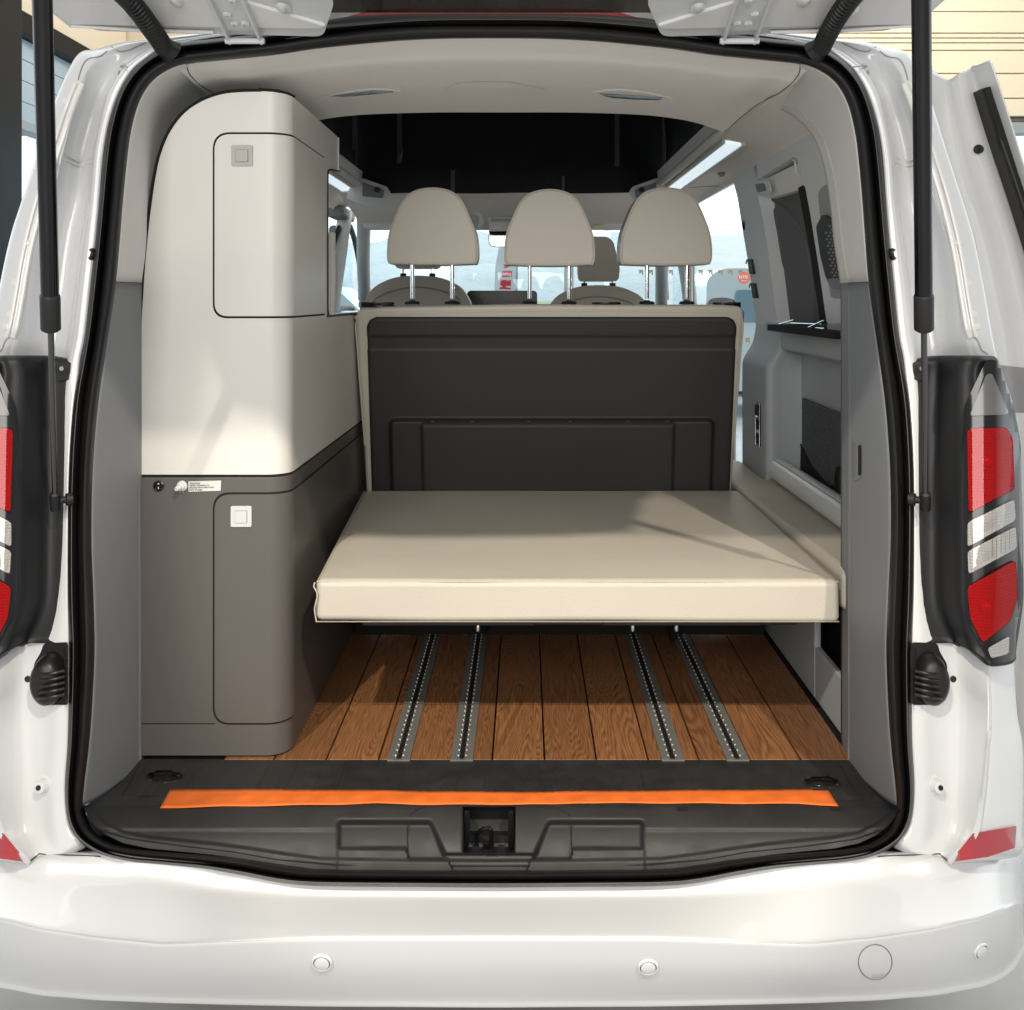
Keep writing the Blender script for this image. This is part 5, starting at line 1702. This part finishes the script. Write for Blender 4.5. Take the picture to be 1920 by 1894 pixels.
# roof and back of the upper part so that it is closed from other sides
mk("cabinet_top", *hbox(XL + 0.27, XC - 0.031, CZ + 0.03, 2.78, htop - 0.03, htop - 0.005), CAB_W, ub)
mk("cabinet_end", *hbox(XL + 0.02, XC - 0.005, 2.752, 2.777, -0.04, 0.18), CAB_W, ub)
mk("end_edge_strip", *tube([V(XC + 0.001, 2.782, htop - 0.012), V(XC + 0.001, 2.782, 0.352)], 0.003, 8), GREYPL, ub)
wr = [(sZ(2.80), 0.352), (sZ(2.66), 0.338), (sZ(2.64), 0.325), (sZ(2.635), 0.30), (sZ(2.635), 0.0), (sZ(2.637), -0.03), (sZ(2.65), -0.043), (sZ(2.68), -0.046), (sZ(3.3), -0.046)]
mk("window_reveal", *tube(cr([CMAP(a, b, 0.001) for a, b in wr], 4), 0.0025, 8), BLACK, ub)
mk("cabinet_shelf", *hbox(-0.93, XC - 0.03, 2.66, 3.32, -0.07, -0.05), CAB_W, ub)
mk("shelf_trim", *hbox(-0.93, XC - 0.004, 2.66, 3.32, -0.049, -0.040), CHROME, ub, bevel=0.002)
mk("arch_gap", *tube([CMAP(a, b, 0.0) for a, b in cr([Vector((a, b, 0)) for a, b in arch], 4) and [(q.x, q.y) for q in cr([Vector((a, b, 0)) for a, b in arch + [(s1 - 0.01, htop + 0.001), (s2, htop - 0.004)]], 4)]], 0.0035, 8), GAP, ub)

lowpoly = [(0, -0.995), (0, -0.389), (sZ(3.32), -0.389), (sZ(3.32), -0.995)]
lb = cab("lower_cabinet", lowpoly, -0.03, 0.0, CAB_D, CB)
cab("joint_gap", [(0, -0.392), (0, -0.380), (sZ(3.32), -0.380), (sZ(3.32), -0.392)], -0.02, -0.001, GAP, CB, bevel=0)


def door(name, l, r, b, t, m, par, rad):
    cor = [(l, b), (r, b), (r, t), (l, t)]
    g = 0.0045
    cab(name + "_gap", rnd([(l - g, b - g), (r + g * 0.4, b - g), (r + g * 0.4, t + g), (l - g, t + g)], [q * 1.08 for q in rad], 8), -0.001, 0.0006, GAP, par, bevel=0)
    return cab(name, rnd(cor, rad, 8), 0.0, 0.003, m, par, bevel=0.0012)


ud = door("cabinet_door", sF(403), sZ(2.60), hF(593), hF(252), CAB_W, ub, [0.03, 0.01, 0.015, 0.035])
ud["label"] = "cream upper door"
ld = door("cabinet_door", sF(403), sZ(3.25), hF(1355), hF(927), CAB_D, lb, [0.035, 0.02, 0.015, 0.035])
ld["label"] = "taupe lower door"
cab("plinth_gap", [(0, hF(1357) - 0.001), (sF(403), hF(1357) - 0.001), (sF(403), hF(1357) + 0.001), (0, hF(1357) + 0.001)], 0.0, 0.0006, GAP, lb, bevel=0)


def pushlock(px0, py0, px1, py1, m, par):
    a = cab("push_lock", rnd([(sF(px0), hF(py1)), (sF(px1), hF(py1)), (sF(px1), hF(py0)), (sF(px0), hF(py0))], 0.004), 0.002, 0.0065, m, CB, bevel=0.0015)
    cx, cy, w = (px0 + px1) / 2, (py0 + py1) / 2 + 0.5, (px1 - px0) * 0.28
    cab("button_gap", rnd([(sF(cx - w - 0.7), hF(cy + w + 0.7)), (sF(cx + w + 0.7), hF(cy + w + 0.7)), (sF(cx + w + 0.7), hF(cy - w - 0.7)), (sF(cx - w - 0.7), hF(cy - w - 0.7))], 0.002), 0.006, 0.0068, mat("button_gap", (0.10, 0.10, 0.10), 0.7), a, bevel=0)
    cab("lock_button", rnd([(sF(cx - w), hF(cy + w)), (sF(cx + w), hF(cy + w)), (sF(cx + w), hF(cy - w)), (sF(cx - w), hF(cy - w))], 0.002), 0.006, 0.0085, m, a, bevel=0.0006)


pushlock(435, 273, 475, 312, mat("warm_grey_plastic", (0.40, 0.385, 0.365), 0.4), CB)
pushlock(434, 948, 473, 987, GREYPL, CB)
# round rocker switch, shower connector, warning label
q = CMAP(sF(298), hF(911), 0.0)
swt = mk("rocker_switch", *lathe([(0.012, -0.001), (0.0118, 0.003), (0.0095, 0.004), (0.009, 0.002), (0, 0.002)], q, (0, -1, 0), 28), GLOSSB, CB)
mk("switch_mark", *join([hbox(q.x - 0.0008, q.x + 0.0008, q.y - 0.0032, q.y - 0.002, q.z - HC - 0.0065, q.z - HC - 0.002), hbox(q.x - 0.0016, q.x + 0.0016, q.y - 0.0032, q.y - 0.002, q.z - HC + 0.0035, q.z - HC + 0.006)]), WHITEPL, swt)
q = CMAP(sF(342), hF(911), 0.0)
sc = mk("shower_connector", *lathe([(0.0115, -0.001), (0.0112, 0.003), (0.009, 0.004), (0.0085, 0.010), (0.0065, 0.011), (0.006, 0.019), (0.0048, 0.0195), (0.0045, 0.026), (0.003, 0.027), (0.0025, 0.022), (0, 0.022)], q, (-0.18, -1, -0.10), 24), WHITEPL, CB)
mk("connector_pin", *join([lathe([(0.0012, 0), (0.0012, 0.004), (0, 0.005)], q + Vector((a, -0.004, -0.011)), (0, -0.4, -1), 8) for a in (-0.003, 0.003)]), CHROME, sc)
wl2 = cab("warning_label", [(sF(354), hF(922)), (sF(414), hF(920)), (sF(415), hF(901)), (sF(353.5), hF(902.5))], 0.0005, 0.0016, mat("label_paper", (0.62, 0.61, 0.57), 0.5), CB, bevel=0)
INK = mat("black_ink", (0.02, 0.02, 0.02), 0.6)


def text(body, size, loc, rot, m, par, name="lettering", ital=False):
    c = bpy.data.curves.new("txt", 'FONT')
    c.body = body
    c.size = size
    c.offset = size * 0.012
    if ital: c.shear = 0.3
    o = bpy.data.objects.new("txt", c)
    COL.objects.link(o)
    o.location = loc
    o.rotation_euler = rot
    bpy.context.view_layer.update()
    me = bpy.data.meshes.new_from_object(o.evaluated_get(bpy.context.evaluated_depsgraph_get()))
    me.transform(o.matrix_world)
    bpy.data.objects.remove(o)
    me.materials.clear()
    return put(name, me, m, par)


ty0 = CMAP(sF(355.5), hF(907.5), 0.0022)
for k, line in enumerate(("Attention!", "Après utilisation, la", "douche devra être mise", "hors d'usage.")):
    text(line, 0.0056, (ty0.x, ty0.y, ty0.z - k * 0.0047), (R(90), R(-1.2), 0), INK, wl2, ital=(k == 0))

# ================================================================= REAR BENCH
BN = thing("rear_bench_seat", (0.10, 3.25, HC - 1.0), "cream leather three seat bench seen from behind with dark back shell", "bench seat")
HTOP = (CY - 574) * 3.06 / F       # top edge of the backrest


def bk(h):                          # the backrest leans back a little towards the top
    return 3.14 - 0.12 * (h + 0.60) / 0.60


def BMAP(x, h, t):
    return V(x, bk(h) - t, h)


bxl, bxr = (667 - CX) * 3.04 / F, (1396 - CX) * 3.04 / F
bw_ = [(bxl + 0.015, -0.62), (bxl + 0.012, -0.45), (bxl, -0.15), (bxl - 0.002, HTOP - 0.03), (bxl + 0.012, HTOP - 0.008), (bxl + 0.08, HTOP - 0.002), (0.0, HTOP + 0.006), (0.35, HTOP + 0.004), (bxr - 0.07, HTOP + 0.004), (bxr - 0.012, HTOP), (bxr, HTOP - 0.02), (bxr - 0.004, -0.15), (bxr - 0.014, -0.45), (bxr - 0.018, -0.62)]
br = mk("backrest", *prism(bw_, BMAP, -0.16, 0.0, rng(bxl, bxr, 0.2), rng(-0.6, 0, 0.1)), LEATHER, BN, bevel=0.016, seg=4)
for off in (0.004,):
    pp = [BMAP(x, h, off - 0.006) for x, h in [(bxl + 0.016, -0.45), (bxl + 0.003, -0.15), (bxl + 0.004, HTOP - 0.045), (bxl + 0.05, HTOP - 0.028), (0.0, HTOP - 0.014), (0.35, HTOP - 0.016), (bxr - 0.05, HTOP - 0.02), (bxr - 0.008, HTOP - 0.04), (bxr - 0.01, -0.2), (bxr - 0.017, -0.45)]]
    mk("backrest_piping", *tube(cr(pp, 6), 0.0028, 8), LEATHER, br)
# dark shell heightfield
sx0, sx1 = (689 - CX) * 3.05 / F, (1379 - CX) * 3.05 / F
sh0, sh1 = -0.60, (CY - 594) * 3.05 / F
rows = []
NX, NY = 260, 130
ex0, ex1, eh1 = (732 - CX) * 3.10 / F, (1336 - CX) * 3.10 / F, (CY - 785) * 3.08 / F
ix0, ix1 = (792 - CX) * 3.10 / F, (1262 - CX) * 3.10 / F
for j in range(NY + 1):
    h = sh0 + (sh1 - sh0) * j / NY
    row = []
    for i in range(NX + 1):
        x = sx0 + (sx1 - sx0) * i / NX
        edge = min(x - sx0, sx1 - x, sh1 - h, 1)
        cd = rrect(x, h, sx0, -0.9, sx1, sh1, 0.035)
        t = 0.010 * smooth(0.0, -0.006, cd)
        e = rrect(x, h, ex0, -0.66, ex1, eh1, 0.02)
        t += 0.022 * smooth(0.004, -0.010, e)
        r2 = rrect(x, h, ix0, -0.66, ix1, eh1 - 0.012, 0.006)
        t += 0.010 * smooth(0.003, -0.008, r2)
        t += 0.0035 * smooth(0.0, 0.004, h + 0.115) - 0.0035 * smooth(0.0, 0.004, h + 0.155)
        row.append(BMAP(x, h, t + 0.002 if cd < 0.0005 else -0.004))
    rows.append(row)
shl = mk("back_shell", *grid(rows), SHELL, BN, angle=80)
cl = []
for px in (812, 886, 991, 1068, 1176, 1250):
    a = BMAP((px - CX) * 3.08 / F, eh1 - 0.008, 0.034)
    cl.append(box(a.x - 0.006, a.x + 0.006, a.y - 0.002, a.y + 0.004, a.z - 0.002, a.z + 0.003))
mk("shell_clip", *join(cl), GLOSSB, shl, bevel=0.001)

# headrests
for k, (cx, x0, x1, yt, yb, posts) in enumerate(((810, 725, 896, 351, 495, (773, 848)), (1030, 945, 1116, 354, 497, (993, 1067)), (1250, 1163, 1336, 351, 496, (1213, 1288)))):
    d = 3.07
    ctr = [(x0, yb - 22), (x0 + 3, yb - 55), (x0 + 12, yt + 62), (x0 + 30, yt + 24), (x0 + 52, yt + 6), (x0 + 86, yt), (x1 - 52, yt + 6), (x1 - 30, yt + 24), (x1 - 12, yt + 62), (x1 - 3, yb - 55), (x1, yb - 22), (x1 - 3, yb - 3), (x1 - 14, yb), (x0 + 86, yb + 2), (x0 + 14, yb), (x0 + 2, yb - 3)]
    sm = [(q.x, q.y) for q in cr([Vector((a, b, 0)) for a, b in ctr], 4, True)]

    def hmap(x, y, t, d=d):
        q = P(x, y, d)
        return Vector((q.x, q.y - t + 0.004, q.z))
    hr = mk("headrest", *prism(sm, hmap, -0.12, 0.0, rng(x0, x1, 30), rng(yt, yb, 30)), LEATHER, BN, bevel=0.010, seg=5,
            label=("left", "middle", "right")[k] + " headrest on the bench")
    ins = [(q.x, q.y) for q in cr([Vector(((a - cx) * 0.965 + cx, (b - 430) * 0.965 + 430, 0)) for a, b in ctr[:13] + ctr[13:]], 4, True)]
    mk("headrest_piping", *tube([hmap(a, b, 0.0015) for a, b in ins], 0.0022, 6, True), LEATHER, hr)
    for px in posts:
        a, b = P(px, yb - 3, d + 0.02), P(px, 560, d + 0.02)
        mk("headrest_post", *tube([a, b], 0.0065, 14), CHROME, hr)
        if px != posts[0]:
            mk("post_notch", *join([hbox(a.x + 0.005, a.x + 0.0075, a.y - 0.003, a.y + 0.003, zz - HC, zz - HC + 0.006) for zz in (b.z + 0.03, b.z + 0.055)]), STEEL, hr)
        mk("post_collar", *join([lathe([(0.023, -0.001), (0.024, 0.004), (0.020, 0.008), (0.009, 0.009), (0.0085, 0.012)], Vector((b.x, b.y, HC + HTOP + 0.006)), (0, 0, 1), 20)]), BLACK, hr)
# release handles along the top edge
for px, w in ((706, 34), (1137, 28), (1362, 27)):
    x = (px - CX) * 3.08 / F
    ww = w * 3.08 / F
    hn = mk("release_handle", *prism([(x + ww * math.cos(a * math.pi / 14), 3.08 + 0.030 * math.sin(a * math.pi / 14)) for a in range(28)], lambda a, b, t: V(a, b, HTOP + t - 0.004), 0.0, 0.016), GLOSSB, BN, bevel=0.005)
    mk("handle_lever", *tube(cr([V(x - ww * 0.3, 3.050, HTOP + 0.006), V(x, 3.044, HTOP + 0.004), V(x + ww * 0.35, 3.050, HTOP + 0.007)], 5), 0.003, 8), GLOSSB, hn)
mk("bench_seat_cushion", *hbox(bxl + 0.02, bxr - 0.02, 3.24, 3.75, -0.62, -0.50), LEATHER, BN, bevel=0.03, seg=4)
mk("bench_base", *join([hbox(bxl + 0.06, bxr - 0.06, 3.2, 3.65, -0.80, -0.63), hbox(bxl + 0.1, bxl + 0.2, 3.2, 3.6, -0.985, -0.80), hbox(bxr - 0.28, bxr - 0.18, 3.2, 3.6, -0.985, -0.80)]), BLACK, BN, bevel=0.01)
mk("bed_shade_panel", *hbox(-0.50, 0.70, 2.97, 3.00, -0.985, -0.725), DARKPIT, BN, bevel=0.004)  # dark panel added to block light and blacken the space under the bed

# ================================================================= BED EXTENSION
BD = thing("bed_extension", (0.10, 2.65, HC - 0.7), "cream leather bed cushion with thick front edge behind the bench", "mattress")
TOPH, BOTH = -0.612, -0.702
BKH = 0.026
quad = [((591 - CX) * 2.2 / F, 2.2), ((1575 - CX) * 2.2 / F, 2.2), ((1386 - CX) * 3.1 / F, 3.10), ((682 - CX) * 3.1 / F, 3.10)]


def cushmap(x, y, t):
    u = (t - BOTH) / (TOPH - BOTH)
    sag = 0.0
    if u > 0.5:
        ed = min(y - 2.2, 3.1 - y, x - quad[0][0] + 0.04, quad[1][0] - x + 0.0)
        sag = 0.006 * smooth(0.0, 0.10, ed) + 0.0025 * math.sin(x * 9 + y * 5) * smooth(0, 0.1, ed)
    bul = 0.006 if u < 0.5 else 0
    nz = noise.noise(Vector((x * 4.5, y * 3.0, t * 9))) + 0.5 * noise.noise(Vector((x * 13, y * 6.0, t * 20)))
    bul += 0.0035 * nz
    if u > 0.5 and y < 2.3:
        sag += 0.0022 * nz
    if u < 0.5:
        sag = 0.0018 * math.sin(x * 11) - 0.005 * smooth(0.45, 0.69, x)
    return V(x, y - (bul if y < 2.21 else 0), t + sag + BKH * (y - 2.2) / 0.9)


cu = mk("cushion", *prism([(quad[0][0], 2.2), (quad[1][0], 2.2), quad[2], quad[3]], cushmap, BOTH, TOPH, rng(quad[0][0], quad[1][0], 0.05), rng(2.2, 3.1, 0.05)), LEATHER, BD, bevel=0.015, seg=5, angle=50)
a, b, c, d = [V(x, y, TOPH + BKH * (y - 2.2) / 0.9) for x, y in quad]
mk("seam_piping", *tube([a + Vector((0.003, 0.004, -0.004)), b + Vector((-0.003, 0.004, -0.004))], 0.0014, 6), LEATHER, cu)
mk("seam_piping", *tube(cr([a + Vector((0.0, -0.001, -0.004)), a + Vector((-0.002, -0.004, -0.012)), a + Vector((0.006, -0.006, -0.03)), a + Vector((0.0, -0.006, -0.06)), a + Vector((0.004, -0.006, -0.088))], 4), 0.0016, 6), LEATHER, cu)
mk("seam_piping", *tube([b + Vector((-0.003, 0.003, -0.004)), c + Vector((-0.002, 0, -0.003))], 0.0016, 6), THREAD, cu)
mk("seam_piping", *tube([a + Vector((0.004, 0.003, -0.003)), d + Vector((0.002, 0, -0.003))], 0.0016, 6), LEATHER, cu)
mk("seam_piping", *tube([a + Vector((0.004, -0.007, -0.087)), b + Vector((-0.004, -0.007, -0.087))], 0.0014, 6), THREAD, cu)
mk("support_board", *hbox(-0.36, 0.60, 2.24, 3.1, -0.722, -0.704), BLACK, BD, bevel=0.003)
for bx_ in ((-0.36, 0.02, 2.235, 2.27, -0.722, -0.7045), (0.17, 0.52, 2.235, 2.27, -0.722, -0.7045), (0.35, 0.47, 2.5, 2.62, -0.80, -0.7225), (-0.2, -0.1, 2.5, 2.7, -0.77, -0.7225)):
    mk("support_bracket", *hbox(*bx_), BLACK, BD, bevel=0.003)
for x in (896, 1186, 1268):
    mk("frame_bolt", *lathe([(0.005, 0), (0.005, 0.01), (0.003, 0.014), (0, 0.014)], P(x, 1172, 2.27), (0, -0.3, -1), 10), STEEL, BD)
for x in (-0.315, 0.54):
    mk("side_washer", *lathe([(0.026, 0.0), (0.026, 0.02), (0.022, 0.024), (0, 0.024)], V(x, 2.36, -0.722), (0, 0, -1), 24), TRIM_D, BD)
# hanging seat legs in the dark
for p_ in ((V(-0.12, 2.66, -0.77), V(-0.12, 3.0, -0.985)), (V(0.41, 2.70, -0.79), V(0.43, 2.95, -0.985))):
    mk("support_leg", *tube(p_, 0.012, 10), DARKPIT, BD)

SC = thing("side_cushion", (0.79, 2.9, HC - 0.69), "narrow cream leather side cushion along the right wall beside the bed", "cushion")
sq = [(0.697, 2.215), (0.90, 2.215), (0.90, 3.36), (0.80, 3.37), (0.80, 3.75), (0.672, 3.75), (0.664, 3.05)]
sc_ = mk("cushion", *prism(sq, lambda x, y, t: V(x, y, t), -0.692, -0.596, (0.76, 0.83), rng(2.22, 3.7, 0.15)), LEATHER, SC, bevel=0.022, seg=6, angle=50)
mk("pull_tab", *prism(rnd([(0, 0), (0.022, 0), (0.022, 0.028), (0, 0.028)], 0.01), lambda x, y, t: V(0.722 + x, 2.222 - t, -0.645 + y), -0.004, 0.004), LEATHER, SC, bevel=0.002)

# ================================================================= ORANGE TAPE
tp_t, tp_b = [], []
N = 160
for i in range(N + 1):
    u = i / N
    xt = 320 + (1551 - 320) * u
    xb = 300 + (1572 - 300) * u
    yt = tab(xt, [(320, 1479), (600, 1480), (760, 1482), (930, 1484), (1100, 1483), (1300, 1481), (1551, 1479)]) + 0.5 * math.sin(u * 37)
    yb = tab(xb, [(300, 1515), (420, 1512), (640, 1508), (700, 1506), (800, 1508.5), (1040, 1508), (1080, 1505.5), (1300, 1506), (1500, 1507), (1572, 1511)]) + 0.6 * math.sin(u * 53)
    tp_t.append((xt, yt)); tp_b.append((xb, yb))
rows = []
for k in range(7):
    row = []
    for i in range(N + 1):
        x = tp_t[i][0] + (tp_b[i][0] - tp_t[i][0]) * k / 6
        y = tp_t[i][1] + (tp_b[i][1] - tp_t[i][1]) * k / 6
        wr = 0.0018 * math.sin(i * 0.35 + k * 0.8) * math.sin(i * 0.071 + 1) + 0.0016 * math.exp(-((i - 78) / 22.0) ** 2) * math.sin(k * 1.6 + ((i - 78) / 16.0) ** 2)
        row.append(HS.at(x, y, 0.005 + wr))
    rows.append(row)
tpo = mk("tape_strip", *grid(rows), ORANGE, None, angle=80, solid=0.0006)
tag(tpo, "long bright orange protective strip taped along the black loading sill", "tape")

print("objects", len(bpy.data.objects))
